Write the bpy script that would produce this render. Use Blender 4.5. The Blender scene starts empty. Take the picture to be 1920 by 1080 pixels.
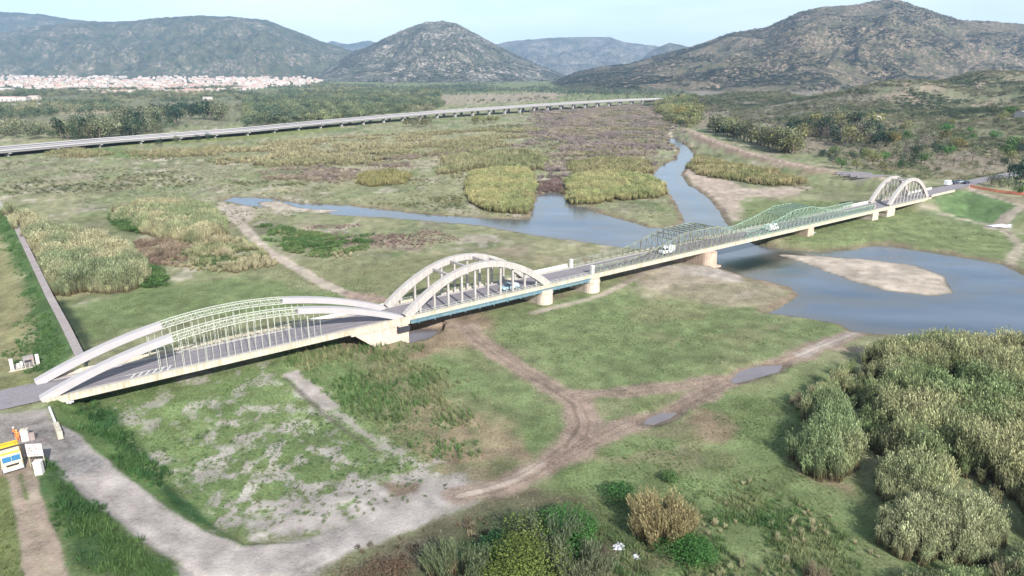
import bpy, math, random
import numpy as np
from mathutils import Vector, Matrix
random.seed(7); RNG = np.random.default_rng(7)
S = bpy.context.scene
# ------------------------------------------------------------------ camera
F_PX, Y_HOR, CAM_H = 1320.0, 140.0, 54.7
PITCH = math.atan((540 - Y_HOR) / F_PX)
cam = bpy.data.objects.new('camera', bpy.data.cameras.new('camera'))
S.collection.objects.link(cam); S.camera = cam
cam.location = (0, 0, CAM_H); cam.rotation_euler = (math.pi/2 - PITCH, 0, 0)
cam.data.sensor_width = 36; cam.data.lens = 36 * F_PX / 1920
cam.data.clip_start = 1; cam.data.clip_end = 60000
# ------------------------------------------------------------------ light, sky, exposure
SUN_EL, SUN_AZ = math.radians(33), math.radians(26)      # azimuth: to the right of straight behind the camera
sun_dir = Vector((math.sin(SUN_AZ)*math.cos(SUN_EL), -math.cos(SUN_AZ)*math.cos(SUN_EL), math.sin(SUN_EL)))
sl = bpy.data.lights.new('sun', 'SUN'); sl.energy = 4.0; sl.angle = math.radians(0.55); sl.color = (1, .95, .88)
sun = bpy.data.objects.new('sun', sl); S.collection.objects.link(sun)
sun.rotation_euler = sun_dir.to_track_quat('Z', 'Y').to_euler()
w = bpy.data.worlds.new('World'); S.world = w; w.use_nodes = True
nt = w.node_tree; nt.nodes.clear()
def N(nt, t, **k):
    n = nt.nodes.new(t)
    for a, b in k.items(): setattr(n, a, b)
    return n
sky = N(nt, 'ShaderNodeTexSky', sky_type='NISHITA', sun_disc=False)
sky.sun_elevation = SUN_EL; sky.sun_rotation = math.pi - SUN_AZ
sky.air_density = 1.0; sky.dust_density = 0.8; sky.ozone_density = 2.2; sky.altitude = 50
tc = N(nt, 'ShaderNodeTexCoord'); mp = N(nt, 'ShaderNodeMapping'); mp.inputs['Scale'].default_value = (1.2, 1.2, 6)
nz = N(nt, 'ShaderNodeTexNoise'); nz.inputs['Scale'].default_value = 1.7; nz.inputs['Detail'].default_value = 5; nz.inputs['Roughness'].default_value = .55
cr = N(nt, 'ShaderNodeValToRGB'); cr.color_ramp.elements[0].position = .34; cr.color_ramp.elements[1].position = .66
mx = N(nt, 'ShaderNodeMix', data_type='RGBA'); mx.inputs[7].default_value = (7.4, 8.2, 8.8, 1)
mm = N(nt, 'ShaderNodeMath', operation='MULTIPLY'); mm.inputs[1].default_value = .85
bg = N(nt, 'ShaderNodeBackground'); bg.inputs['Strength'].default_value = .074
out = N(nt, 'ShaderNodeOutputWorld'); L = nt.links.new
L(tc.outputs['Generated'], mp.inputs[0]); L(mp.outputs[0], nz.inputs[0]); L(nz.outputs[0], cr.inputs[0])
L(cr.outputs[0], mm.inputs[0]); L(mm.outputs[0], mx.inputs[0]); L(sky.outputs[0], mx.inputs[6]); L(mx.outputs[2], bg.inputs[0]); L(bg.outputs[0], out.inputs[0])
S.view_settings.view_transform = 'Standard'; S.view_settings.look = 'None'
S.view_settings.exposure = 1.15; S.view_settings.gamma = 1; S.view_settings.use_curve_mapping = False
S.render.engine = 'CYCLES'; S.cycles.use_denoising = True
S.cycles.max_bounces = 5; S.cycles.diffuse_bounces = 2; S.cycles.glossy_bounces = 2; S.cycles.volume_bounces = 0
S.cycles.transparent_max_bounces = 8; S.cycles.sample_clamp_indirect = 4
# ------------------------------------------------------------------ helpers
def gp(px, py, z=0.0):
    """World point at height z seen at photo pixel (px, py) - a survey of the place taken from the photograph."""
    a, b = (px - 960) / F_PX, (540 - py) / F_PX
    d = (a, math.cos(PITCH) + b*math.sin(PITCH), -math.sin(PITCH) + b*math.cos(PITCH))
    t = (z - CAM_H) / d[2]
    return np.array([d[0]*t, d[1]*t, z])
def gps(pts, z=0.0): return np.array([gp(p[0], p[1], z if len(p) < 3 else p[2])[:2] for p in pts])
def _hash(ix, iy, s):
    h = (ix.astype(np.int64) * 374761393 + iy.astype(np.int64) * 668265263 + s * 1442695041) & 0xffffffff
    h = ((h ^ (h >> 13)) * 1274126177) & 0xffffffff
    return ((h ^ (h >> 16)) & 0xffff) / 65535.0
def vnoise(x, y, s=0):
    ix, iy = np.floor(x), np.floor(y); fx, fy = x - ix, y - iy
    fx, fy = fx*fx*(3-2*fx), fy*fy*(3-2*fy)
    a, b, c, d = _hash(ix, iy, s), _hash(ix+1, iy, s), _hash(ix, iy+1, s), _hash(ix+1, iy+1, s)
    return (a*(1-fx)+b*fx)*(1-fy) + (c*(1-fx)+d*fx)*fy
def fbm(x, y, s=0, o=4):
    r, a, t = 0, 1.0, 0
    for i in range(o):
        r = r + a*vnoise(x*2**i + 17.3*i, y*2**i - 9.1*i, s+i); t += a; a *= .5
    return r / t
def sstep(a, b, x):
    t = np.clip((x - a) / (b - a), 0, 1); return t*t*(3-2*t)
def seg_d(x, y, P, closed=False, vals=None):
    """distance to a polyline, and (optionally) the values interpolated along it"""
    best = np.full(x.shape, 1e18); val = np.zeros(x.shape); m = len(P)
    for i in range(m if closed else m-1):
        a, b = P[i], P[(i+1) % m]; d = b - a; l2 = max(d @ d, 1e-9)
        t = np.clip(((x-a[0])*d[0] + (y-a[1])*d[1]) / l2, 0, 1)
        q = (x-a[0]-t*d[0])**2 + (y-a[1]-t*d[1])**2; k = q < best
        best = np.where(k, q, best)
        if vals is not None: val = np.where(k, vals[i] + t*(vals[(i+1) % m]-vals[i]), val)
    return (np.sqrt(best), val) if vals is not None else np.sqrt(best)
def inside(x, y, P):
    r = np.zeros(x.shape, bool); m = len(P)
    for i in range(m):
        a, b = P[i], P[(i+1) % m]
        if abs(b[1]-a[1]) < 1e-9: continue
        r ^= ((a[1] > y) != (b[1] > y)) & (x < (b[0]-a[0])*(y-a[1])/(b[1]-a[1]) + a[0])
    return r
def sdf(x, y, P):
    """positive inside the polygon; far-off points come back as -1e3"""
    r = np.full(x.shape, -1e3); lo, hi = P.min(0)-40, P.max(0)+40
    k = (x > lo[0]) & (x < hi[0]) & (y > lo[1]) & (y < hi[1])
    if k.any():
        d = seg_d(x[k], y[k], P, True); r[k] = np.where(inside(x[k], y[k], P), d, -d)
    return r
def tag(o, label=None, cat=None, group=None, kind=None):
    if label: o['label'] = label
    if cat: o['category'] = cat
    if group: o['group'] = group
    if kind: o['kind'] = kind
    return o
def link(o, parent=None):
    S.collection.objects.link(o)
    if parent is not None: o.parent = parent
    return o
def mesh_np(name, V, Fq, mat=None, smooth=False):
    me = bpy.data.meshes.new(name); V = np.asarray(V, np.float32); Fq = np.asarray(Fq, np.int32); k = Fq.shape[1]
    me.vertices.add(len(V)); me.vertices.foreach_set('co', V.ravel())
    me.loops.add(Fq.size); me.loops.foreach_set('vertex_index', Fq.ravel())
    me.polygons.add(len(Fq)); me.polygons.foreach_set('loop_start', np.arange(0, Fq.size, k, dtype=np.int32))
    me.polygons.foreach_set('loop_total', np.full(len(Fq), k, np.int32))
    if smooth: me.polygons.foreach_set('use_smooth', np.ones(len(Fq), bool))
    me.update(calc_edges=True)
    if mat: me.materials.append(mat)
    return me
def set_attr(me, name, arr, typ='FLOAT_COLOR'):
    at = me.attributes.new(name, typ, 'POINT')
    if typ == 'FLOAT_COLOR':
        c = np.ones((len(arr), 4), np.float32); c[:, :3] = arr; at.data.foreach_set('color', c.ravel())
    elif typ == 'FLOAT_VECTOR': at.data.foreach_set('vector', np.asarray(arr, np.float32).ravel())
    else: at.data.foreach_set('value', arr)
def empty(name, loc=(0,0,0), rz=0.0, **k):
    o = bpy.data.objects.new(name, None); o.location = loc; o.rotation_euler = (0,0,rz); o.empty_display_size = .5
    link(o); return tag(o, **k)
class MB:
    """collects boxes, beams and tubes and links them as ONE mesh object"""
    def __init__(s): s.v = []; s.f = []
    def add(s, V, Fs):
        o = len(s.v); s.v += [tuple(map(float, p)) for p in V]; s.f += [tuple(i+o for i in q) for q in Fs]; return s
    def box(s, x0, x1, y0, y1, z0, z1):
        return s.add([(x0,y0,z0),(x1,y0,z0),(x1,y1,z0),(x0,y1,z0),(x0,y0,z1),(x1,y0,z1),(x1,y1,z1),(x0,y1,z1)],
                     [(0,3,2,1),(4,5,6,7),(0,1,5,4),(1,2,6,5),(2,3,7,6),(3,0,4,7)])
    def beam(s, p, q, w=.1, h=None, up=(0,0,1)):
        p, q = Vector(p), Vector(q); d = (q-p).normalized(); h = h or w; up = Vector(up)
        if abs(d.dot(up)) > .98: up = Vector((0,1,0))
        r = d.cross(up).normalized(); u = r.cross(d)
        V = [e + r*a*w/2 + u*b*h/2 for e in (p, q) for a, b in ((-1,-1),(1,-1),(1,1),(-1,1))]
        return s.add(V, [(0,1,2,3),(7,6,5,4),(0,4,5,1),(1,5,6,2),(2,6,7,3),(3,7,4,0)])
    def tube(s, p, q, r, r2=None, n=8):
        p, q = Vector(p), Vector(q); d = (q-p).normalized(); r2 = r if r2 is None else r2
        a = d.cross(Vector((0,0,1)) if abs(d.z) < .9 else Vector((1,0,0))).normalized(); b = d.cross(a)
        V = [e + (a*math.cos(2*math.pi*i/n) + b*math.sin(2*math.pi*i/n))*rr for e, rr in ((p, r), (q, r2)) for i in range(n)]
        return s.add(V, [(i, (i+1) % n, n+(i+1) % n, n+i) for i in range(n)] + [tuple(range(n))[::-1], tuple(range(n, 2*n))])
    def prism(s, prof, y0, y1):
        """profile of (x, z) points extruded along y"""
        n = len(prof)
        return s.add([(x, y0, z) for x, z in prof] + [(x, y1, z) for x, z in prof],
                     [(i, (i+1) % n, n+(i+1) % n, n+i) for i in range(n)] + [tuple(range(n))[::-1], tuple(range(n, 2*n))])
    def sweep(s, P, w, h):
        """rectangular section (w across y, h in the xz plane) along points P (x, y, z)"""
        V = []; n = len(P)
        for i, p in enumerate(P):
            a, b = Vector(P[max(0, i-1)]), Vector(P[min(n-1, i+1)]); d = (b-a).normalized(); u = Vector((-d.z, 0, d.x))
            hh = h(i/(n-1)) if callable(h) else h
            V += [Vector(p) + Vector((0, sy*w/2, 0)) + u*sz*hh/2 for sy, sz in ((-1,-1),(1,-1),(1,1),(-1,1))]
        Fs = [(0,1,2,3), tuple(4*(n-1)+k for k in (3,2,1,0))]
        for i in range(n-1):
            for k in range(4): Fs.append((4*i+k, 4*i+4+k, 4*i+4+(k+1) % 4, 4*i+(k+1) % 4))
        return s.add(V, Fs)
    def mesh(s, name, mat):
        me = bpy.data.meshes.new(name); me.from_pydata(s.v, [], s.f); me.materials.append(mat); me.update(); fix(me); return me
    def build(s, name, mat, parent=None, bev=0):
        o = bpy.data.objects.new(name, s.mesh(name, mat)); link(o, parent)
        if bev:
            m = o.modifiers.new('bevel', 'BEVEL'); m.width = bev; m.segments = 2; m.limit_method = 'ANGLE'
        return o
import bmesh
def fix(me):
    bm = bmesh.new(); bm.from_mesh(me); bmesh.ops.recalc_face_normals(bm, faces=bm.faces); bm.to_mesh(me); bm.free()
# ------------------------------------------------------------------ materials
def mat_plain(name, col, rough=.7, metal=0, noise=.18, scale=1.2, dirt=None, spec=.35, bump=0.0, coat=0):
    m = bpy.data.materials.new(name); m.use_nodes = True; t = m.node_tree; b = t.nodes['Principled BSDF']; L = t.links.new
    g = N(t, 'ShaderNodeTexCoord'); n1 = N(t, 'ShaderNodeTexNoise'); n1.inputs['Scale'].default_value = scale; n1.inputs['Detail'].default_value = 6; n1.inputs['Roughness'].default_value = .65
    L(g.outputs['Object'], n1.inputs[0])
    r = N(t, 'ShaderNodeMapRange'); r.inputs['From Min'].default_value = .25; r.inputs['From Max'].default_value = .75
    r.inputs['To Min'].default_value = 1-noise; r.inputs['To Max'].default_value = 1+noise; L(n1.outputs[0], r.inputs[0])
    mx = N(t, 'ShaderNodeMix', data_type='RGBA', blend_type='MULTIPLY'); mx.inputs[0].default_value = 1; mx.inputs[6].default_value = (*col, 1); L(r.outputs[0], mx.inputs[7])
    c = mx.outputs[2]
    if dirt:                                          # streaks and stains: dirt that belongs to the surface
        mp = N(t, 'ShaderNodeMapping'); mp.inputs['Scale'].default_value = (2.0, 2.0, .26); L(g.outputs['Object'], mp.inputs[0])
        n2 = N(t, 'ShaderNodeTexNoise'); n2.inputs['Scale'].default_value = 1.3; n2.inputs['Detail'].default_value = 5; L(mp.outputs[0], n2.inputs[0])
        r2 = N(t, 'ShaderNodeMapRange'); r2.inputs['From Min'].default_value = .42; r2.inputs['From Max'].default_value = .70; L(n2.outputs[0], r2.inputs[0])
        m2 = N(t, 'ShaderNodeMix', data_type='RGBA'); m2.inputs[7].default_value = (*dirt, 1); L(r2.outputs[0], m2.inputs[0]); L(c, m2.inputs[6]); c = m2.outputs[2]
    L(c, b.inputs['Base Color']); b.inputs['Roughness'].default_value = rough; b.inputs['Metallic'].default_value = metal; b.inputs['Specular IOR Level'].default_value = spec
    if coat: b.inputs['Coat Weight'].default_value = coat
    if bump:
        bp = N(t, 'ShaderNodeBump'); bp.inputs['Strength'].default_value = bump; bp.inputs['Distance'].default_value = .05; L(n1.outputs[0], bp.inputs['Height']); L(bp.outputs[0], b.inputs['Normal'])
    return m
def mat_leaf(name, base=(.1,.14,.05), low=None, inst=True, var=.35, per_obj=False):
    """foliage: per-plant tint, per-blade variation (attribute 'rnd'), different lower stems (attribute 'hgt')"""
    m = bpy.data.materials.new(name); m.use_nodes = True; t = m.node_tree; b = t.nodes['Principled BSDF']; L = t.links.new
    if inst:
        a = N(t, 'ShaderNodeAttribute', attribute_type='INSTANCER', attribute_name='tint'); col = a.outputs['Color']
    else:
        rg = N(t, 'ShaderNodeRGB'); rg.outputs[0].default_value = (*base, 1); col = rg.outputs[0]
        if per_obj:
            oi = N(t, 'ShaderNodeObjectInfo'); hs = N(t, 'ShaderNodeHueSaturation'); r0 = N(t, 'ShaderNodeMapRange'); r0.inputs['To Min'].default_value = .72; r0.inputs['To Max'].default_value = 1.3
            r1 = N(t, 'ShaderNodeMapRange'); r1.inputs['To Min'].default_value = .475; r1.inputs['To Max'].default_value = .52
            L(oi.outputs['Random'], r0.inputs[0]); L(oi.outputs['Random'], r1.inputs[0]); L(r0.outputs[0], hs.inputs['Value']); L(r1.outputs[0], hs.inputs['Hue']); L(col, hs.inputs['Color']); col = hs.outputs[0]
    rn = N(t, 'ShaderNodeAttribute', attribute_name='rnd'); r = N(t, 'ShaderNodeMapRange'); r.inputs['To Min'].default_value = 1-var; r.inputs['To Max'].default_value = 1+var
    L(rn.outputs['Fac'], r.inputs[0])
    if low:
        hg = N(t, 'ShaderNodeAttribute', attribute_name='hgt'); r3 = N(t, 'ShaderNodeMapRange'); r3.inputs['From Min'].default_value = .15; r3.inputs['From Max'].default_value = .7; L(hg.outputs['Fac'], r3.inputs[0])
        m3 = N(t, 'ShaderNodeMix', data_type='RGBA'); m3.inputs[6].default_value = (*low, 1); L(col, m3.inputs[7]); L(r3.outputs[0], m3.inputs[0]); col = m3.outputs[2]
    mx = N(t, 'ShaderNodeMix', data_type='RGBA', blend_type='MULTIPLY'); mx.inputs[0].default_value = 1; L(col, mx.inputs[6]); L(r.outputs[0], mx.inputs[7])
    L(mx.outputs[2], b.inputs['Base Color']); b.inputs['Roughness'].default_value = .6; b.inputs['Specular IOR Level'].default_value = .25
    tr = N(t, 'ShaderNodeBsdfTranslucent'); L(mx.outputs[2], tr.inputs[0]); ms = N(t, 'ShaderNodeMixShader'); ms.inputs[0].default_value = .32
    o = t.nodes['Material Output']; L(b.outputs[0], ms.inputs[1]); L(tr.outputs[0], ms.inputs[2]); L(ms.outputs[0], o.inputs[0])
    return m
HAZE = 5.5e-5
M = {}
M['conc'] = mat_plain('pale_concrete', (.38,.36,.35), .85, noise=.14, dirt=(.30,.275,.25), scale=.8)
M['conc_lav'] = mat_plain('painted_concrete', (.36,.345,.36), .8, noise=.12, dirt=(.36,.335,.33), scale=.5)
M['cream'] = mat_plain('cream_concrete', (.46,.42,.35), .85, noise=.18, dirt=(.32,.29,.20), scale=.6)
M['pink_pier'] = mat_plain('pink_stone', (.47,.37,.30), .9, noise=.2, dirt=(.34,.24,.18), scale=.9, bump=.4)
M['pier'] = mat_plain('pier_stone', (.50,.44,.375), .9, noise=.16, dirt=(.38,.31,.25), scale=.9, bump=.3)
M['teal'] = mat_plain('teal_paint', (.10,.185,.235), .5, noise=.35, dirt=(.17,.23,.23), scale=.5)
M['green_steel'] = mat_plain('green_steel', (.22,.32,.245), .55, noise=.3, dirt=(.15,.19,.14), scale=.7)
M['grey_steel'] = mat_plain('weathered_green_steel', (.21,.25,.195), .6, noise=.35, dirt=(.12,.085,.06), scale=.5)
M['lattice'] = mat_plain('pale_green_steel', (.43,.45,.39), .55, noise=.2, scale=.8)
M['asphalt'] = mat_plain('asphalt', (.185,.170,.190), .9, noise=.2, scale=.35, dirt=(.225,.205,.205))
M['white'] = mat_plain('white_paint', (.60,.59,.56), .55, noise=.06)
M['wall_dark'] = mat_plain('mouldy_shaded_concrete', (.035,.05,.045), .95, noise=.35, dirt=(.06,.08,.05), scale=.7)  # dark mould, with the shade of the wall face put into the colour
M['wall_grey'] = mat_plain('grey_concrete', (.26,.25,.25), .9, noise=.25, dirt=(.28,.19,.17), scale=.35)
M['glass'] = mat_plain('window_glass', (.03,.05,.07), .12, spec=.7, noise=.05)
M['tyre'] = mat_plain('rubber', (.02,.02,.02), .85)
M['yellow'] = mat_plain('yellow_paint', (.72,.42,.03), .4, noise=.08, coat=.3)
M['cream_paint'] = mat_plain('cream_paint', (.58,.52,.35), .4, noise=.06, coat=.3)
M['dark'] = mat_plain('dark_metal', (.04,.04,.05), .5)
M['orange'] = mat_plain('orange_fabric', (.80,.20,.04), .8, noise=.1)
M['skin'] = mat_plain('skin', (.45,.27,.19), .6)
M['navy'] = mat_plain('navy_cloth', (.05,.06,.10), .85)
M['red_net'] = mat_plain('red_net', (.62,.10,.05), .8, noise=.25, scale=2)
M['bark'] = mat_plain('bark', (.14,.11,.085), .9, noise=.3, scale=2)
M['car_white'] = mat_plain('white_car_paint', (.72,.73,.74), .3, noise=.03, coat=.5)
M['car_blue'] = mat_plain('blue_grey_car_paint', (.30,.42,.48), .3, noise=.03, coat=.5)
M['car_dark'] = mat_plain('dark_car_paint', (.04,.045,.08), .3, noise=.03, coat=.5)
M['car_silver'] = mat_plain('silver_car_paint', (.4,.42,.45), .35, noise=.03, coat=.5)
M['lamp'] = mat_plain('headlight_glass', (.6,.6,.58), .15, spec=.8)
M['roof_tile'] = mat_plain('pink_roof_tiles', (.40,.25,.21), .9, noise=.25, scale=.3)
M['roof_pale'] = mat_plain('pale_roof', (.44,.37,.33), .9, noise=.2, scale=.3)
M['stone'] = mat_plain('pale_stone', (.30,.26,.23), .9, noise=.3, scale=1)
M['tarp'] = mat_plain('white_sheet', (.52,.53,.58), .7, noise=.1)
# ------------------------------------------------------------------ the bridge's own frame
BA, BE = gp(85, 750-0, 5.2), gp(1745, 370, 5.2); BU = (BE-BA)/np.linalg.norm(BE-BA); BN = np.array([-BU[1], BU[0], 0]); BANG = math.atan2(BU[1], BU[0])
def br(s, v, z=0.0): return BA*np.array([1,1,0]) + BU*s + BN*v + np.array([0,0,z])
def sv(x, y): return (x-BA[0])*BU[0] + (y-BA[1])*BU[1], (x-BA[0])*BN[0] + (y-BA[1])*BN[1]
# ------------------------------------------------------------------ survey of the place
RIVER = gps([(1250,262),(1262,268),(1275,280),(1268,296),(1236,312),(1224,325),(1240,345),(1258,365),(1280,400),(1284,413),(1262,424),(1215,424),(1180,413),(1130,399),(1100,386),(1076,384),(1062,374),(1058,362),(1030,358),(1008,364),(1003,378),(990,409),(900,406),(800,400),(720,391),(650,383),(560,379),(500,369),(440,367),(418,374),(470,385),(520,390),(600,395),(640,402),(720,405),(800,412),(900,420),(1000,438),(1100,452),(1180,463),(1215,466),(1245,480),(1275,490),(1330,496),(1400,515),(1480,535),(1500,548),(1472,566),(1434,583),(1500,590),(1580,604),(1600,618),(1640,622),(1700,626),(1780,632),(1920,640),(2250,680),(2300,590),(2050,545),(1920,514),(1880,492),(1800,478),(1700,463),(1640,457),(1600,465),(1540,470),(1460,463),(1412,456),(1395,442),(1380,430),(1360,415),(1350,395),(1335,375),(1310,355),(1290,345),(1276,325),(1286,312),(1302,300),(1300,285),(1282,268),(1262,257)])
BAR = gps([(1450,472),(1540,477),(1640,484),(1715,494),(1772,515),(1790,546),(1745,551),(1660,541),(1590,521),(1520,494)])
STREAM_BED = gps([(480,377),(520,374),(560,387),(640,392),(600,398),(540,396),(500,390)])
PUDDLES = [gps(p) for p in ([(1368,710),(1385,692),(1420,682),(1468,680),(1462,692),(1420,704),(1380,714)], [(1205,790),(1215,777),(1245,768),(1272,768),(1255,780),(1225,792)], [(762,622),(780,612),(822,612),(820,624),(795,637),(768,640)])]
LEVEE_W = gps([(152,665),(125,610),(95,555),(20,400),(0,372),(-60,310),(-160,240)], 4.2)
DIKE = gps([(1268,236),(1290,243),(1340,264),(1400,285),(1500,309),(1600,325),(1690,337),(1790,343)], 4.5)
TRACK = gps([(12,800),(28,870),(62,950),(95,1080),(120,1250)], 4.8)
RAMP_PX = [(70,808,4.9),(110,828,4.6),(170,885,3.7),(250,955,2.4),(340,1015,1.2),(430,1050,.5),(560,1045,.15),(680,1000,0),(780,960,0)]
RAMP = gps(RAMP_PX); RAMP_Z = [p[2] for p in RAMP_PX]
YARD = gps([(-150,772),(20,772),(92,762),(105,790),(100,815),(60,830),(0,850),(-150,880)], 5)
RROAD = np.array([br(314,5)[:2], br(326,5)[:2], br(338,6.5)[:2], gp(1850,336,4.8)[:2], gp(1920,322,5)[:2], gp(2050,300,6)[:2]])
RPAD = gps([(1822,352),(1900,372),(2000,400)], 4)
HILLS = [(1700,1060,46,110,260),(1580,1000,24,110,240),(1890,1150,58,150,300),(1790,720,20,80,150),(1660,760,16,80,140),(1950,660,24,90,180),(2250,900,66,200,320),(1420,1300,22,150,260)]
def emb(z, x, y, P, zc, hw, slope, box=60):
    lo, hi = P.min(0)-box, P.max(0)+box; k = (x > lo[0]) & (x < hi[0]) & (y > lo[1]) & (y < hi[1])
    if k.any():
        if np.isscalar(zc): d, c = seg_d(x[k], y[k], P), zc
        else: d, c = seg_d(x[k], y[k], P, vals=zc)
        z[k] = np.maximum(z[k], c - np.maximum(0, d-hw)*slope)
    return z
LV_EXT = np.vstack([[LEVEE_W[0] + (LEVEE_W[0]-LEVEE_W[1])*.1], LEVEE_W])
LEFT_POLY = np.vstack([br(-2,6)[:2][None], LEVEE_W, [[-2600,900],[-2600,-200],[-40,-200],[-60,30]], gps([(170,1250),(160,1085),(70,900),(-10,840)],4.5)])
def terrain(x, y):
    x = np.asarray(x, float); y = np.asarray(y, float); r = np.hypot(x, y)
    z = .34*(fbm(x/26, y/26, 3)-.45) + .16*(fbm(x/5, y/5, 5)-.5) + sstep(300, 900, r)*1.2*(fbm(x/90, y/90, 8)-.3)
    z = z + sstep(1500, 4000, r)*18
    # right-hand foothills
    hill = 0
    for px, D, h, sx, sy in HILLS:
        a = (px-960)/F_PX*.957; cx, cy = a*D, D; n = math.hypot(1, a); ux, uy = a/n, 1/n
        du = (x-cx)*ux + (y-cy)*uy; dv = -(x-cx)*uy + (y-cy)*ux
        hill = hill + (h*np.exp(-(du/sy)**2 - (dv/sx)**2))**4
    z = z + hill**.25 * (.72 + .35*fbm(x/90, y/90, 11) + .2*fbm(x/22, y/22, 12))
    s_, v_ = sv(x, y); z = z + 1.4*(1-.75*np.exp(-((s_-60)/11)**2))*np.exp(-(np.maximum(0, np.abs(v_-6)-8)/14)**2)*sstep(-30, 5, s_)*(1-.55*sstep(60, 100, s_)*(1-sstep(195, 215, s_)))*sstep(345, 320, s_)
    # land left of the levee
    sl_ = sdf(x, y, LEFT_POLY); sl_ = np.where(sl_ < -900, np.where(inside(x, y, LEFT_POLY), 100, -1e3), sl_)
    dw = seg_d(x, y, LEVEE_W)
    z = np.where(sl_ > 0, np.maximum(z + 1.6*sstep(0, 6, sl_), 4.1 - np.maximum(0, dw-1.2)*.30), z)
    z = emb(z, x, y, TRACK, 4.75, 2.6, .42)
    z = emb(z, x, y, RAMP, RAMP_Z, 2.7, .55)
    z = emb(z, x, y, DIKE, 4.5, 3.0, .30)
    z = emb(z, x, y, RROAD, 4.75, 5.0, .30); z = emb(z, x, y, RPAD, 4.2, 12, .25)
    yd = sdf(x, y, YARD); k = yd > -900; z = np.where(k, np.maximum(z, 4.9 + np.minimum(0, yd)*.6), z)
    s, v = sv(x, y); out = np.maximum(np.maximum(-.8-v, v-10.8), 0); e = 4.82 - out*.55 - np.maximum(0, s-1.5)*.8
    z = np.where(s < 12, np.maximum(z, e), z)
    # river, side channel, puddles, gravel bar
    n = (fbm(x/4, y/4, 21)-.5)*2.2
    rs = sdf(x, y, RIVER) + n; rs = np.where(rs > -60, rs, -60)
    z = np.where(rs > -3, np.minimum(z, np.where(rs > 0, -.55-np.minimum(1.3, rs*.30), -.55 + (-rs)*.28)), z)
    bs = sdf(x, y, BAR) + n*.8; z = np.where(bs > -1.5, np.maximum(z, -.6 + np.clip(bs*.12, -.3, .55)), z)
    bs = sdf(x, y, STREAM_BED) + n*1.3; z = np.where(bs > -1, np.maximum(z, -.6 + np.clip(bs*.12, -.3, .35)), z)
    for P in PUDDLES:
        ps = sdf(x, y, P) + n*.25; z = np.where(ps > -1.5, np.minimum(z, np.where(ps > 0, -.56-np.minimum(.2, ps*.2), -.56 + (-ps)*.3)), z)
    return z
def tz(x, y): return float(terrain(np.array([x]), np.array([y]))[0])
def on(px, py, z=0.0):
    """point on the ground seen at a photo pixel (two refinement steps for the height)"""
    for _ in range(3):
        q = gp(px, py, z); z = tz(q[0], q[1])
    return Vector((q[0], q[1], z))
# ------------------------------------------------------------------ ground colours (albedo of turf, soil, gravel ...)
GR, GR_DK, GR_LT, DRY, OLV = (.095,.140,.050), (.035,.085,.026), (.120,.178,.055), (.190,.180,.092), (.142,.142,.075)
SOIL, PINK, MUD, GRAV, PURP, SAND = (.190,.135,.095), (.30,.215,.170), (.125,.092,.072), (.285,.258,.252), (.17,.128,.12), (.40,.345,.290)
TAN = (.235,.190,.115)
PAINT = []
def P_(pts, col, soft=2, warp=4, a=1, z=0, sc=6, th=None): PAINT.append(('p', gps(pts, z), col, soft, warp, a, sc, th))
def L_(pts, w, col, soft=1.2, warp=1.2, a=1, z=0, sc=4): PAINT.append(('l', gps(pts, z), col, soft, warp, a, sc, w))
# broad cover
P_([(-400,235),(400,262),(900,240),(1260,230),(1260,420),(1100,470),(400,420),(-400,420)], (.175,.175,.095), 20, 30, .8, sc=40)
P_([(-300,300),(120,292),(380,345),(420,375),(200,370),(-300,400)], (.155,.155,.085), 10, 12, .75, sc=18)
P_([(100,320),(300,315),(420,345),(400,365),(280,360),(120,345)], (.24,.215,.16), 6, 14, .7, sc=12, th=.5)
P_([(370,345),(470,350),(560,372),(640,398),(600,408),(480,400),(420,410),(360,375)], (.33,.29,.235), 2.5, 6, .9, sc=8)
P_([(1000,205),(1240,200),(1270,240),(1240,300),(1200,330),(1050,330),(960,280)], PURP, 25, 60, .75, sc=45)
P_([(600,265),(1000,235),(1040,290),(960,340),(620,345)], (.20,.19,.10), 8, 16, .8, sc=22)
P_([(500,320),(640,325),(760,335),(700,352),(560,350),(480,338)], PURP, 6, 10, .7, sc=14)
P_([(560,418),(700,412),(830,428),(850,450),(780,470),(640,462),(570,440)], (.165,.118,.105), 3, 6, .95, sc=8)
P_([(820,440),(960,445),(1120,462),(1180,480),(1060,500),(900,480),(830,468)], (.20,.165,.115), 5, 8, .8, sc=8)
P_([(1060,465),(1190,470),(1290,498),(1330,505),(1250,500),(1120,490)], (.135,.13,.055), 3, 4, .8)
P_([(1010,350),(1060,345),(1062,365),(1050,372),(1008,368)], (.14,.10,.07), 2, 4, .9)
P_([(1100,372),(1250,372),(1275,405),(1270,420),(1200,418),(1130,398)], (.10,.135,.055), 2, 4, .8)
P_([(640,345),(860,350),(900,405),(720,392),(600,378)], (.15,.17,.08), 4, 8, .85, sc=10)
PAINT.append(('m',))
P_([(1390,375),(1560,372),(1640,385),(1560,405),(1450,440),(1385,425)], (.122,.160,.062), 4, 6, .9, z=.8)
P_([(1420,455),(1520,425),(1700,395),(1900,430),(1920,505),(1800,475),(1640,452),(1550,468)], (.118,.160,.060), 4, 8, .93, sc=10, z=1.2)
P_([(1745,372),(1800,365),(1860,372),(1925,395),(1900,410),(1840,410),(1760,395)], (.072,.145,.048), 7, 6, .92, z=2.5)
P_([(1600,462),(1660,450),(1780,468),(1900,500),(1920,520),(1780,482),(1640,464)], (.20,.165,.10), 2, 4, .7, th=.5)
P_([(1280,318),(1320,322),(1400,355),(1530,352),(1480,368),(1380,372),(1372,410),(1345,385),(1300,350)], (.34,.27,.225), 2.5, 5, .9, sc=7)
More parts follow.
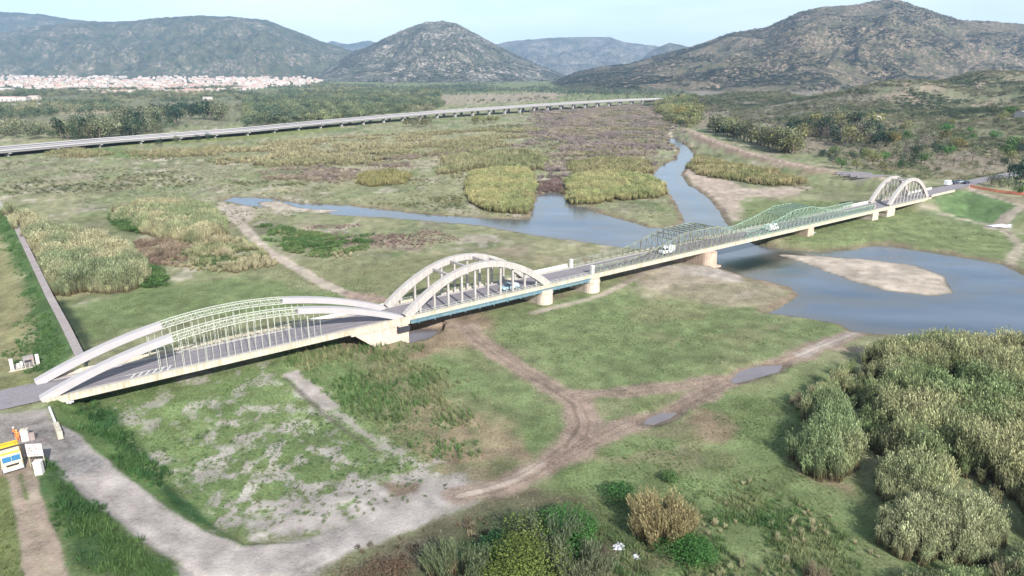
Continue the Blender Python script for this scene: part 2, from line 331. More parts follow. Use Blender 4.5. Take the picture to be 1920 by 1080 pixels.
P_([(1255,262),(1300,272),(1330,300),(1310,310),(1290,330),(1278,318),(1300,300)], (.30,.25,.18), 2, 4, .8)
P_([(1010,478),(1270,492),(1340,500),(1490,545),(1430,582),(1330,575),(1240,545),(1120,520)], (.205,.180,.120), 4, 8, .85, sc=8)
P_([(1230,500),(1300,498),(1400,518),(1390,528),(1300,520),(1230,515)], (.30,.27,.245), 2, 4, .95)
P_([(1140,510),(1260,510),(1330,530),(1420,545),(1380,565),(1260,550),(1180,535)], (.30,.255,.20), 3, 7, .8, sc=6, th=.5)
P_([(1330,500),(1400,516),(1480,536),(1500,549),(1470,567),(1432,583),(1455,565),(1478,548),(1400,525)], (.22,.17,.12), 1.5, 2, .8)
P_([(765,600),(960,565),(1150,560),(1020,590),(960,610),(900,650),(820,665),(765,650)], (.205,.150,.105), 3, 6, .9, sc=6)
P_([(1290,250),(1420,292),(1620,332),(1700,345),(1660,352),(1500,332),(1380,298),(1300,268)], (.20,.150,.105), 3, 6, .8)
P_([(1270,250),(1300,275),(1400,315),(1560,345),(1640,352),(1620,372),(1500,358),(1380,330),(1290,285)], (.125,.140,.065), 4, 6, .8, z=1)
P_([(1260,160),(2200,155),(2200,345),(1800,335),(1600,315),(1300,235)], (.175,.150,.110), 20, 30, .95, sc=30)
P_([(1300,152),(2300,152),(2300,310),(1700,290),(1300,215)], (.165,.150,.105), 25, 40, .85, sc=40)
P_([(1300,152),(2300,152),(2300,310),(1700,290),(1300,215)], (.25,.19,.145), 25, 40, .8, sc=26, th=.52)
P_([(1300,152),(2300,152),(2300,310),(1700,290),(1300,215)], (.115,.135,.070), 25, 40, .85, sc=20, th=.47)
P_([(1300,160),(1560,165),(1640,230),(1500,255),(1300,215)], (.155,.140,.115), 20, 30, .8, sc=30)
P_([(-200,175),(640,172),(830,190),(700,215),(200,250),(-200,260)], (.125,.130,.080), 40, 60, .7, sc=60)
P_([(100,205),(300,198),(280,212),(120,215)], (.25,.215,.13), 10, 15, .8, sc=30)
P_([(800,180),(1060,175),(1040,188),(820,197)], (.24,.195,.15), 10, 20, .8, sc=40)
P_([(200,262),(420,248),(640,232),(640,245),(430,265),(230,275)], (.13,.165,.04), 5, 8, .8)
P_([(165,275),(290,285),(340,292),(280,300),(160,290)], (.08,.15,.04), 4, 6, .8)
P_([(270,300),(350,288),(355,293),(300,303)], (.36,.31,.25), 3, 4, .8)
P_([(1130,222),(1080,228),(1035,262),(1050,268),(1090,248),(1140,232)], (.33,.29,.22), 5, 8, .7, th=.45)
P_([(560,325),(680,310),(830,300),(825,312),(700,325),(590,338)], (.28,.24,.17), 4, 7, .8, th=.4)
# field under the first span
P_([(100,760),(760,640),(1030,740),(1030,840),(860,900),(480,1000),(300,990),(120,830)], (.105,.165,.055), 4, 4, .9)
P_([(120,570),(320,530),(520,520),(700,570),(500,600),(240,620),(160,660)], (.105,.155,.055), 4, 8, .9)
P_([(500,500),(900,470),(1060,500),(720,560),(560,520)], (.150,.158,.075), 4, 10, .85, sc=9)
P_([(200,610),(500,580),(480,600),(300,640)], (.15,.15,.08), 3, 8, .6, th=.5)
P_([(900,590),(1150,545),(1430,585),(1600,610),(1400,680),(1240,725),(1080,725),(930,650)], (.112,.160,.060), 4, 8, .9, sc=9)
P_([(1180,560),(1420,580),(1500,600),(1450,640),(1300,650),(1200,610)], (.16,.155,.08), 4, 12, .6, th=.5)
P_([(620,650),(760,640),(880,760),(900,860),(800,880),(700,780)], (.150,.150,.078), 3, 8, .9)
P_([(640,640),(760,655),(860,640),(870,655),(780,680),(650,665)], (.20,.145,.095), 2, 6, .8, th=.42)
P_([(760,760),(860,740),(1000,790),(980,850),(880,880),(800,840)], (.235,.180,.115), 3, 9, .85, sc=6, th=.42)
P_([(840,660),(1000,730),(1060,800),(980,810),(880,740)], (.120,.165,.065), 3, 5, .8)
P_([(860,860),(1000,850),(1030,870),(960,900),(870,920),(830,890)], (.190,.140,.095), 3, 6, .85)
P_([(1000,900),(1200,820),(1460,720),(1560,700),(1520,860),(1700,1080),(1100,1080),(1080,950)], (.105,.155,.055), 5, 8, .9, sc=8)
P_([(1060,860),(1200,800),(1400,760),(1360,850),(1200,880)], (.165,.150,.085), 4, 9, .75, th=.46)
P_([(1300,760),(1380,780),(1370,840),(1310,830)], (.19,.13,.09), 1.5, 3, .7)
P_([(860,920),(1100,930),(1140,1000),(1000,1080),(500,1090),(660,1040)], (.100,.085,.058), 3, 5, .9)
P_([(860,960),(1120,960),(1240,1080),(800,1080)], (.05,.085,.03), 3, 5, .9)
P_([(1110,1000),(1300,960),(1340,1000),(1200,1090),(1130,1080)], (.12,.11,.06), 2, 5, .7, th=.45)
P_([(1480,860),(1520,890),(1600,910),(1600,930),(1540,905),(1490,880)], (.25,.17,.12), 1.2, 1.5, .8)
# stony white patches
P_([(200,765),(260,790),(240,810),(205,800)], GRAV, 1, 2.5, .85, sc=2.5, th=.42)
P_([(245,830),(300,860),(350,900),(420,930),(400,940),(330,905),(270,870)], GRAV, 1, 2.5, .9, sc=2.2, th=.42)
P_([(240,690),(500,690),(640,800),(420,860),(260,800)], (.29,.275,.25), 2, 5, .75, sc=2.4, th=.62)
P_([(380,760),(560,790),(700,870),(760,930),(620,990),(420,1000),(360,900)], (.32,.295,.28), 2, 5, .9, sc=1.8, th=.545)
P_([(440,985),(560,930),(700,900),(800,880),(880,905),(870,940),(700,1000),(500,1010)], GRAV, 2, 4, .95, sc=2, th=.44)
L_([(545,715),(590,745),(620,765)], 1.4, (.30,.265,.255), .8, 1.6, .95, sc=2)
L_([(610,760),(680,812),(740,850)], .5, (.27,.25,.23), .8, 1.6, .8, sc=2)
P_([(700,820),(790,850),(860,900),(800,915),(730,890)], (.29,.265,.245), 1.5, 3, .85, sc=2, th=.48)
L_([(536,722),(575,752),(625,792),(700,845)], .35, (.07,.06,.05), .3, .2, .6)
P_([(715,905),(790,905),(790,928),(740,932)], (.15,.11,.075), .8, 1.2, .9)
# left bank and road surroundings
P_([(-40,400),(0,420),(60,560),(75,700),(-40,720)], (.175,.165,.075), 3, 5, .85, z=2)
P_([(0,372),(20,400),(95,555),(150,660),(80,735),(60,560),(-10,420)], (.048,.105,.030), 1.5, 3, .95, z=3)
P_([(-40,690),(60,690),(70,720),(-40,755)], (.13,.14,.05), 2, 3, .85, z=4)
P_([(-40,870),(15,880),(50,980),(60,1090),(-40,1090)], (.115,.145,.045), 2, 3, .9, z=3.5)
P_([(60,850),(130,870),(240,970),(370,1090),(150,1090),(110,960)], (.045,.100,.028), 1.5, 3, .95, z=2.5)
P_([(100,760),(180,745),(220,800),(300,900),(380,980),(460,1000),(400,1005),(280,945),(160,860),(115,815)], (.075,.135,.035), 1.5, 2.5, .95, z=2)
P_([(170,755),(215,775),(260,830),(330,920),(420,985),(380,985),(280,910),(220,840),(185,795)], (.022,.075,.022), 1, 1.5, .95, z=1)  # lush grass, darkened to hold the shade of the bank slope
P_([(115,835),(150,860),(240,930),(330,985),(370,1000),(300,990),(200,925)], (.16,.15,.075), .8, 1.2, .8, z=2)
P_([(105,565),(120,565),(185,660),(160,672)], (.03,.05,.028), 1, 1, .95, z=0)  # dark band of the shaded wall face carried into the ground colour
# tracks
P_([(1276,316),(1320,322),(1400,352),(1530,350),(1490,366),(1400,368),(1378,410),(1352,390),(1310,352)], (.31,.25,.205), 2.0, 5, .9, sc=7, th=.36)
P_([(1292,252),(1420,296),(1620,337),(1700,347),(1640,350),(1480,326),(1370,294),(1300,268)], (.21,.150,.115), 2, 4, .85)
L_([(12,800),(28,870)], 3.0, PINK, .8, .8, .9, z=4.8)
L_([(20,880),(38,950),(52,1010),(62,1090),(70,1200)], .55, (.29,.23,.185), .4, .35, .95, z=4.8)
L_([(50,880),(68,940),(90,1000),(115,1090),(135,1200)], .55, (.29,.23,.185), .4, .35, .95, z=4.8)
P_([(40,940),(72,940),(100,1000),(135,1100),(50,1100)], (.27,.21,.165), .5, .8, .85, z=4.8)
P_([(-150,775),(20,772),(90,765),(100,790),(98,815),(60,828),(30,850),(-150,880)], (.215,.195,.185), .7, .9, 1, z=5)
L_([(60,812,4.9),(90,815,4.8),(120,835,4.5)], 1.6, (.15,.14,.145), .8, 1, .9)
L_(RAMP_PX, 2.5, GRAV, .7, .7, 1)
L_([(85,815,4.8),(110,832,4.6),(150,870,4)], 2.4, (.21,.20,.205), .8, 1, .85)
P_([(340,1080),(380,1045),(500,1030),(600,1000),(700,960),(800,915),(870,900),(890,930),(840,965),(740,1000),(640,1040),(560,1100),(340,1120)], GRAV, 1.2, 1.5, 1, sc=3)
L_([(860,930),(930,915),(1000,885),(1050,850),(1090,815),(1095,790),(1078,755),(1020,718),(950,675),(900,645),(870,620)], 2.1, (.235,.175,.140), 1.2, 1.2, .95)
L_([(860,930),(950,905),(1030,860)], .7, (.34,.28,.245), .6, .6, .8)
L_([(1040,865),(1100,835),(1170,800),(1240,778),(1320,738),(1400,700),(1500,665),(1610,622)], 2.0, (.225,.165,.135), 1.2, 1.3, .95)
L_([(1500,665),(1610,622)], 1.1, (.33,.29,.26), .7, .6, .9)
L_([(1080,742),(1180,735),(1290,722),(1370,706)], 1.6, (.245,.180,.145), 1.2, 1.3, .9)
P_([(1060,740),(1110,745),(1130,790),(1090,840),(1050,850),(1060,790)], (.225,.165,.135), 1, 1.5, .9)
L_([(870,620),(840,608),(800,600),(770,600)], 2.5, (.25,.19,.15), 1.5, 2, .9)
L_([(1560,655),(1600,655),(1620,660)], 1.0, (.27,.20,.16), .6, .6, .8)
L_([(1020,720),(1075,760),(1085,800),(1060,840)], .25, (.12,.09,.07), .3, .2, .7)
L_([(415,380),(440,405),(462,432),(500,470),(560,505),(620,538),(680,560)], 1.6, (.33,.28,.235), .8, .9, .95)
P_([(400,385),(470,385),(480,410),(455,425),(430,415)], (.33,.28,.235), 1, 2, .9)
P_([(640,545),(700,552),(740,568),(690,572),(650,560)], (.26,.18,.15), 1, 1.5, .85)
L_([(1000,590),(1080,572),(1140,553),(1180,532),(1210,515)], .8, (.33,.28,.235), .8, .8, .8)
L_([(1640,395),(1700,394),(1780,408),(1840,420),(1880,428),(1912,460),(1895,495),(1870,520)], 1.4, (.30,.26,.205), 1, 1, .85)
L_([(1860,428),(1890,415),(1960,395)], 2.2, (.29,.24,.20), 1, 1, .85)
L_([(1810,352),(1860,368),(1940,392)], 2.2, (.33,.27,.225), 1, 1, .9, z=4)
P_([(1830,358),(1925,372),(1925,388),(1870,372)], (.20,.165,.11), 1.5, 2, .85, z=4)
L_([(1262,238),(1290,243),(1340,264),(1400,285),(1500,309),(1600,325),(1690,337)], 2.3, (.29,.225,.18), 1, 1, 1, z=4.5)
L_([(1262,240),(1255,250),(1262,258),(1290,270)], 1.6, (.34,.30,.23), 1, 1, .9, z=2)
P_([(1585,338),(1640,330),(1660,345),(1610,352)], (.18,.18,.19), 2, 3, .5)
L_([(-40,340),(-5,372),(20,405)], 1.0, (.38,.37,.36), .6, .4, .9, z=4.2)
RUTS = [e[1] for e in PAINT if e[0] == 'l' and 1.5 < e[7] < 2.3 and e[1][:, 1].max() < 230]
def ground_colour(x, y, z):
    r = np.hypot(x, y)
    n1, n2, n3 = fbm(x/7, y/7, 31), fbm(x/38, y/38, 32), fbm(x/2.2, y/2.2, 33, 2)
    t = sstep(.35, .65, n1)[:, None]; u = sstep(.3, .7, n2)[:, None]
    c = np.array(GR)*(1-t) + np.array(OLV)*t; c = c*(1-u*.4) + np.array(GR_LT)*u*.4
    wn = {}
    for ent in PAINT:
        if ent[0] == 'm':                       # patchwork of dry grass, bare silt, green flushes and dark rushes
            for sc_, sd_, th_, col_, a_ in ((16, 501, .57, (.27,.245,.165), .6), (13, 502, .51, (.135,.175,.075), .8), (9, 503, .62, (.095,.115,.055), .6), (22, 504, .55, (.225,.215,.12), .6), (7, 505, .65, (.32,.285,.235), .7), (12, 506, .64, (.18,.15,.12), .4), (10, 507, .52, (.18,.19,.10), .65)):
                nn_ = fbm(x/sc_*.8, y/sc_*.55, sd_, 5); m = (sstep(th_-.02, th_+.05, nn_)*a_*sstep(60, 220, r))[:, None]*(1-sstep(1200, 2000, r))[:, None]; c = c*(1-m) + np.array(col_)*m
            continue
        k, P, col, soft, warp, a, sc, ex = ent
        lo, hi = P.min(0)-50, P.max(0)+50; q = np.where((x > lo[0]) & (x < hi[0]) & (y > lo[1]) & (y < hi[1]))[0]
        if not len(q): continue
        X, Y = x[q], y[q]; nn = fbm(X/sc, Y/sc, 40+int(sc*3) % 17) - .5
        if k == 'p':
            d = sdf(X, Y, P) + nn*2*warp; m = sstep(-soft, soft, d)
            if ex: m = m * sstep(ex-.07, ex+.05, fbm(X/sc*.8+5, Y/sc*.8, 77, 5))
        else: m = 1 - sstep(ex-soft*.5, ex+soft, seg_d(X, Y, P) + nn*2*warp)
        m = (m*a)[:, None]; c[q] = c[q]*(1-m) + np.array(col)*m
    for P in RUTS:
        d_ = np.abs(seg_d(x, y, P) - .75 + (fbm(x/3, y/3, 71)-.5)*.5); m = (1-sstep(.10, .34, d_))[:, None]*.5; c = c*(1-m) + np.array((.13,.095,.075))*m
    # wet margins, river bed and gravel bar
    rs = sdf(x, y, RIVER) + (fbm(x/4, y/4, 21)-.5)*2.2
    m = (sstep(-3.2, -1.2, rs)*.75)[:, None]; c = c*(1-m) + np.array((.14,.105,.075))*m
    m = sstep(-.5, 2, rs)[:, None]; c = c*(1-m) + np.array((.07,.075,.06))*m
    bs = sdf(x, y, BAR) + (fbm(x/4, y/4, 21)-.5)*1.7; m = sstep(-.5, 1.5, bs)[:, None]; c = c*(1-m) + np.array((.335,.285,.24))*m
    bs = sdf(x, y, STREAM_BED) + (fbm(x/4, y/4, 21)-.5)*2.8; m = sstep(-.5, 1.5, bs)[:, None]; c = c*(1-m) + np.array((.34,.29,.24))*m
    for P in PUDDLES:
        m = sstep(-1.6, 0, sdf(x, y, P))[:, None]*.8; c = c*(1-m) + np.array((.15,.115,.09))*m
    c = c * (.66 + .68*n3[:, None]) * (.80 + .40*n1[:, None])
    lum = (c @ np.array((.3, .6, .1)))[:, None]; c = (c*.80 + lum*np.array((1.12, 1.0, .80))*.20)*1.10
    return np.clip(c, 0, 1)
# ------------------------------------------------------------------ ground sheet: rings around the viewpoint, out to the horizon
def mat_ground():
    m = bpy.data.materials.new('ground_turf_and_soil'); m.use_nodes = True; t = m.node_tree; b = t.nodes['Principled BSDF']; L = t.links.new
    a = N(t, 'ShaderNodeAttribute', attribute_name='albedo'); g = N(t, 'ShaderNodeNewGeometry')
    def noise(sc, det, lo, hi, vec=None):
        n = N(t, 'ShaderNodeTexNoise'); n.inputs['Scale'].default_value = sc; n.inputs['Detail'].default_value = det; n.inputs['Roughness'].default_value = .78; L(vec or g.outputs['Position'], n.inputs[0])
        r = N(t, 'ShaderNodeMapRange'); r.inputs['From Min'].default_value = .3; r.inputs['From Max'].default_value = .7; r.inputs['To Min'].default_value = lo; r.inputs['To Max'].default_value = hi; L(n.outputs[0], r.inputs[0]); return n, r
    n1, r1 = noise(2.2, 7, .50, 1.50); n2, r2 = noise(.22, 6, .78, 1.22)
    bw = N(t, 'ShaderNodeRGBToBW'); L(a.outputs['Color'], bw.inputs[0]); rg_ = N(t, 'ShaderNodeMapRange'); rg_.inputs['From Min'].default_value = .19; rg_.inputs['From Max'].default_value = .27; rg_.inputs['To Min'].default_value = 1; rg_.inputs['To Max'].default_value = .35; L(bw.outputs[0], rg_.inputs[0])
    x1 = N(t, 'ShaderNodeMix', data_type='RGBA', blend_type='MULTIPLY'); L(rg_.outputs[0], x1.inputs[0]); L(a.outputs['Color'], x1.inputs[6]); L(r1.outputs[0], x1.inputs[7])
    x2 = N(t, 'ShaderNodeMix', data_type='RGBA', blend_type='MULTIPLY'); x2.inputs[0].default_value = 1; L(x1.outputs[2], x2.inputs[6]); L(r2.outputs[0], x2.inputs[7])
    n4, r4 = noise(.9, 4, .478, .52); hs = N(t, 'ShaderNodeHueSaturation'); L(r4.outputs[0], hs.inputs['Hue']); L(x2.outputs[2], hs.inputs['Color'])
    L(hs.outputs[0], b.inputs['Base Color']); b.inputs['Roughness'].default_value = .95; b.inputs['Specular IOR Level'].default_value = .1
    bp = N(t, 'ShaderNodeBump'); bp.inputs['Strength'].default_value = .9; bp.inputs['Distance'].default_value = .3; L(n1.outputs[0], bp.inputs['Height']); L(bp.outputs[0], b.inputs['Normal'])
    return m
def polar(az0, az1, na, rs):
    A = np.linspace(math.radians(az0), math.radians(az1), na); R = np.asarray(rs)
    aa, rr = np.meshgrid(A, R); x = (np.sin(aa)*rr).ravel(); y = (np.cos(aa)*rr).ravel(); nr = len(R)
    i = (np.arange(nr-1)[:, None]*na + np.arange(na-1)[None, :]).ravel()
    return x, y, np.stack([i, i+1, i+1+na, i+na], 1)
dep = np.concatenate([np.radians(np.linspace(58, 2.6, 470)), np.radians(np.geomspace(2.55, .2, 70))])
gx, gy, gf = polar(-54, 54, 1080, CAM_H/np.tan(dep))
gz = terrain(gx, gy)
me = mesh_np('ground', np.stack([gx, gy, gz], 1), gf, mat_ground(), True); set_attr(me, 'albedo', ground_colour(gx, gy, gz))
tag(link(bpy.data.objects.new('ground', me)), kind='structure')
# outer sheet beyond and behind the surveyed sector, lying just lower
ox = [(-40000,-40000),(40000,-40000),(40000,40000),(-40000,40000)]
M['far_ground'] = mat_plain('plain_ground', (.11,.12,.06), .95, noise=.3, scale=.01)
tag(link(bpy.data.objects.new('plain', mesh_np('plain', [(a, b, -3.0) for a, b in ox], [(0,1,2,3)], M['far_ground']))), kind='structure')
# ------------------------------------------------------------------ water
def mat_water():
    m = bpy.data.materials.new('river_water'); m.use_nodes = True; t = m.node_tree; b = t.nodes['Principled BSDF']; L = t.links.new
    g = N(t, 'ShaderNodeNewGeometry'); mp = N(t, 'ShaderNodeMapping'); mp.inputs['Scale'].default_value = (.55, 1.6, 1); mp.inputs['Rotation'].default_value = (0,0,.5); L(g.outputs['Position'], mp.inputs[0])
    n = N(t, 'ShaderNodeTexNoise'); n.inputs['Scale'].default_value = .9; n.inputs['Detail'].default_value = 5; n.inputs['Roughness'].default_value = .6; L(mp.outputs[0], n.inputs[0])
    bp = N(t, 'ShaderNodeBump'); bp.inputs['Strength'].default_value = .28; bp.inputs['Distance'].default_value = .12; L(n.outputs[0], bp.inputs['Height']); L(bp.outputs[0], b.inputs['Normal'])
    n2 = N(t, 'ShaderNodeTexNoise'); n2.inputs['Scale'].default_value = .035; n2.inputs['Detail'].default_value = 4; L(mp.outputs[0], n2.inputs[0])
    r = N(t, 'ShaderNodeValToRGB'); r.color_ramp.elements[0].position = .35; r.color_ramp.elements[0].color = (.065,.088,.115,1); r.color_ramp.elements[1].position = .7; r.color_ramp.elements[1].color = (.125,.150,.185,1); L(n2.outputs[0], r.inputs[0])
    # long dark green patch in the water colour by the bridge
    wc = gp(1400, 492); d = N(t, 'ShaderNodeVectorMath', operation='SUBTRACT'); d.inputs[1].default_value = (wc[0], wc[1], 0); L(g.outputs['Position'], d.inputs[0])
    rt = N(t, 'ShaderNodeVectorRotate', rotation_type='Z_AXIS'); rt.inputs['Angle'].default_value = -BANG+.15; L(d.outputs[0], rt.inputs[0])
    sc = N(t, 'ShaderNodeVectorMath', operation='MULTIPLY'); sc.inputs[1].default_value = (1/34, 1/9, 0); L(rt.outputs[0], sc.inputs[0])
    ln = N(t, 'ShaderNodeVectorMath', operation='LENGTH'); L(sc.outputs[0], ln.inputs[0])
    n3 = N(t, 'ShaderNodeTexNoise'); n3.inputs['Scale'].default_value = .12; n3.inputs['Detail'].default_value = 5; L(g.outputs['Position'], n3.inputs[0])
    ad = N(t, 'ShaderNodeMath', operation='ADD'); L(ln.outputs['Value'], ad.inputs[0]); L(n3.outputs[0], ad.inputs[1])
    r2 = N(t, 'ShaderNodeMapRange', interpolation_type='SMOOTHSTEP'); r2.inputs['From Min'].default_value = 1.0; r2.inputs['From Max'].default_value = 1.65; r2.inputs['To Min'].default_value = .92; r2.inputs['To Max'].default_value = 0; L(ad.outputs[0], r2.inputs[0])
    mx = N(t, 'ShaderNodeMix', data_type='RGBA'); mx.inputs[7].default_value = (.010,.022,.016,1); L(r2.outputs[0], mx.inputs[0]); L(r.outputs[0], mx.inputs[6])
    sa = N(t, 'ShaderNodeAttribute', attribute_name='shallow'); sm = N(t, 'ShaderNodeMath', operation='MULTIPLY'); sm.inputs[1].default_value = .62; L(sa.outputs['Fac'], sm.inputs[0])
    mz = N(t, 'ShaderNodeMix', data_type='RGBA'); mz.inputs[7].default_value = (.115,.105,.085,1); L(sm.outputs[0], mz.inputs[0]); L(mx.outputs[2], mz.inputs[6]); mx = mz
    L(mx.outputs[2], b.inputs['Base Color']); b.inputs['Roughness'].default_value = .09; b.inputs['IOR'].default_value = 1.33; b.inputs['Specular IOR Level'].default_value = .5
    return m
lo, hi = RIVER.min(0)-5, RIVER.max(0)+5; lo = np.minimum(lo, np.min([p.min(0) for p in PUDDLES], 0)-5)
M['water'] = mat_water()
nx_, ny_ = int((hi[0]-lo[0])/2.6), int((hi[1]-lo[1])/2.6); wx, wy = np.meshgrid(np.linspace(lo[0], hi[0], nx_), np.linspace(lo[1], hi[1], ny_)); wx, wy = wx.ravel(), wy.ravel()
i = (np.arange(ny_-1)[:, None]*nx_ + np.arange(nx_-1)[None, :]).ravel()
me = mesh_np('river', np.stack([wx, wy, np.full(len(wx), -.6)], 1), np.stack([i, i+1, i+1+nx_, i+nx_], 1), M['water'], True)
sh = 1 - sstep(1, 8, sdf(wx, wy, RIVER) + (fbm(wx/7, wy/7, 401)-.5)*8); sh = np.maximum(sh, 1 - sstep(.5, 9, -sdf(wx, wy, BAR) + (fbm(wx/9, wy/9, 402)-.5)*10)); sh = np.maximum(sh, .9*sstep(.56, .68, fbm(wx/26, wy/9, 403)))
set_attr(me, 'shallow', sh.astype(np.float32), 'FLOAT'); tag(link(bpy.data.objects.new('river', me)), kind='structure')
M['puddle'] = mat_plain('muddy_water', (.14,.12,.125), .14, noise=.2, scale=.2, spec=.5)
for P in PUDDLES:
    a, b = P.min(0)-.6, P.max(0)+.6; tag(link(bpy.data.objects.new('puddle', mesh_np('puddle', [(a[0],a[1],-.57),(b[0],a[1],-.57),(b[0],b[1],-.57),(a[0],b[1],-.57)], [(0,1,2,3)], M['puddle']))), kind='structure')
# ------------------------------------------------------------------ mountains
def mat_hill(name, a, b_, rock, rk=.5, sc=1.0, rocky=.5):
    m = bpy.data.materials.new(name); m.use_nodes = True; t = m.node_tree; b = t.nodes['Principled BSDF']; L = t.links.new
    g = N(t, 'ShaderNodeNewGeometry')
    def nz(s, d): n = N(t, 'ShaderNodeTexNoise'); n.inputs['Scale'].default_value = s*sc; n.inputs['Detail'].default_value = d; n.inputs['Roughness'].default_value = .72; L(g.outputs['Position'], n.inputs[0]); return n
    n1 = nz(.012, 8); r1 = N(t, 'ShaderNodeValToRGB'); r1.color_ramp.elements[0].position = .38; r1.color_ramp.elements[1].position = .62
    r1.color_ramp.elements[0].color = (*a, 1); r1.color_ramp.elements[1].color = (*b_, 1); L(n1.outputs[0], r1.inputs[0])
    n2 = nz(.0035, 12); r2 = N(t, 'ShaderNodeMapRange'); r2.inputs['From Min'].default_value = 1-rocky; r2.inputs['From Max'].default_value = 1.12-rocky; L(n2.outputs[0], r2.inputs[0])
    n3 = nz(.035, 6); r3 = N(t, 'ShaderNodeMapRange'); r3.inputs['From Min'].default_value = .48; r3.inputs['From Max'].default_value = .60; r3.inputs['To Max'].default_value = rk; L(n3.outputs[0], r3.inputs[0]); 
    mu = N(t, 'ShaderNodeMath', operation='MULTIPLY'); L(r2.outputs[0], mu.inputs[0]); L(r3.outputs[0], mu.inputs[1])
    mx = N(t, 'ShaderNodeMix', data_type='RGBA'); mx.inputs[7].default_value = (*rock, 1); L(mu.outputs[0], mx.inputs[0]); L(r1.outputs[0], mx.inputs[6])
    L(mx.outputs[2], b.inputs['Base Color']); b.inputs['Roughness'].default_value = .95; b.inputs['Specular IOR Level'].default_value = .1
    bp = N(t, 'ShaderNodeBump'); bp.inputs['Strength'].default_value = .9; bp.inputs['Distance'].default_value = 7; L(n3.outputs[0], bp.inputs['Height']); L(bp.outputs[0], b.inputs['Normal'])
    return m
MOUNT = {}
def mountain(name, sky_px, D, w0, w1, seed, mat, na, nr, rough=1.0, base=8.0):
    """ridge whose crest stands D metres away; sky_px = its skyline; w0/w1 = reach of the near/far flank"""
    bb = [math.atan((540-p[1])/F_PX) - PITCH for p in sky_px]
    X = [math.atan((p[0]-960)/F_PX/(math.cos(PITCH)+math.tan(b+PITCH)*math.sin(PITCH))) for p, b in zip(sky_px, bb)]; az = np.linspace(X[0], X[-1], na)
    hs = [CAM_H + math.tan(b)*D for b in bb]
    R = np.concatenate([np.linspace(-w0, 0, nr, endpoint=False), np.linspace(0, w1, max(6, nr//3))])
    aa, rr = np.meshgrid(az, R); Dr = D/np.cos(aa)*1.0 + rr; x, y = np.sin(aa)*Dr, np.cos(aa)*Dr
    # crest line wanders in plan: shift the profile by noise so flanks get spurs and gullies
    Hs = np.interp(aa, X, hs)
    t = np.where(rr < 0, 1 + rr/w0, 1 - rr/w1); t = np.clip(t, 0, 1)
    prof = np.where(rr < 0, .35*t + .65*t**1.9, t**1.3)
    rid = 1 - np.abs(2*fbm(x/(w0*.30)+seed, y/(w0*.30), seed, 5)-1); rid2 = 1 - np.abs(2*fbm(x/(w0*.09), y/(w0*.09)+seed, seed+9, 5)-1)
    off = 4*t*(1-t)
    z = base*0 + Hs*prof + off*Hs*(.50*(rid-.72) + .22*(rid2-.7))*rough
    z = z + Hs*.028*(fbm(x/(w0*.02), y/(w0*.02), seed+4, 4)-.5)*np.minimum(1, t*3)*rough - 6*(t <= 0)
    z = np.where(t < .02, np.minimum(z, 2), z)
    i = (np.arange(len(R)-1)[:, None]*na + np.arange(na-1)[None, :]).ravel()
    me = mesh_np(name, np.stack([x.ravel(), y.ravel(), z.ravel()], 1), np.stack([i, i+1, i+1+na, i+na], 1), mat, True)
    o = tag(link(bpy.data.objects.new(name, me)), kind='structure'); MOUNT[name] = (x, y, z, t); return o
mh1 = mat_hill('far_hillside', (.036,.052,.032), (.095,.095,.060), (.32,.26,.22), .8, 1.3, .52)
mh2 = mat_hill('rocky_hillside', (.040,.052,.034), (.10,.10,.07), (.38,.32,.29), .85, 1.5, .56)
mh3 = mat_hill('near_hillside', (.046,.052,.028), (.125,.110,.070), (.34,.25,.205), .75, 2.2, .57)
mountain('far_mountain', [(560,130),(600,86),(622,77),(650,83),(690,76),(715,82),(760,100),(800,130)], 11000, 2500, 2000, 3, mh1, 160, 30)
mountain('far_mountain', [(860,125),(900,92),(950,78),(990,74),(1050,70),(1100,69),(1145,70),(1170,79),(1230,86),(1290,105),(1340,130)], 10000, 2800, 2000, 5, mh2, 260, 40)
mountain('far_mountain', [(1180,130),(1215,100),(1235,88),(1255,80),(1275,84),(1310,92),(1360,110),(1420,135)], 7500, 1600, 1200, 6, mh1, 120, 30)
mountain('far_mountain', [(-500,60),(-300,40),(-120,26),(0,22),(70,26),(130,36),(200,42),(260,50),(330,70),(420,110)], 8500, 2500, 2000, 8, mh1, 260, 40)
mountain('left_mountain', [(-500,90),(-300,75),(-150,70),(0,62),(80,48),(140,42),(190,40),(240,40),(300,33),(380,29),(440,31),(500,38),(560,60),(600,76),(650,92),(700,112),(760,140),(800,150)], 6600, 2300, 1800, 12, mh1, 620, 110, 1.4)
mountain('rocky_hill', [(560,158),(620,125),(660,98),(690,88),(720,72),(760,54),(800,41),(830,39),(855,43),(890,62),(930,84),(980,108),(1030,130),(1080,150),(1130,158)], 5200, 1500, 1300, 15, mh2, 420, 110, 1.0)
mountain('right_mountain', [(980,172),(1040,152),(1080,136),(1130,124),(1180,120),(1230,105),(1300,86),(1370,62),(1440,50),(1500,22),(1540,13),(1600,9),(1640,1),(1680,-2),(1710,8),(1760,24),(1800,38),(1860,40),(1920,45),(2000,42),(2100,60),(2300,90),(2600,120)], 3800, 1750, 1600, 19, mh3, 760, 170, .95)
# ------------------------------------------------------------------ the road bridge
ZD = 5.2                                   # top of the edge beams
bridge = empty('road_bridge', tuple(br(0, 0, 0)), BANG, label='long pale road bridge of concrete arches and green steel trusses crossing the river', cat='bridge')
L1, S2, S3, S4, S5, S6, SE = 64.0, 64.6, 105.0, 121.0, 269.0, 281.5, 317.0
def gz_at(s, v): q = br(s, v); return tz(q[0], q[1])
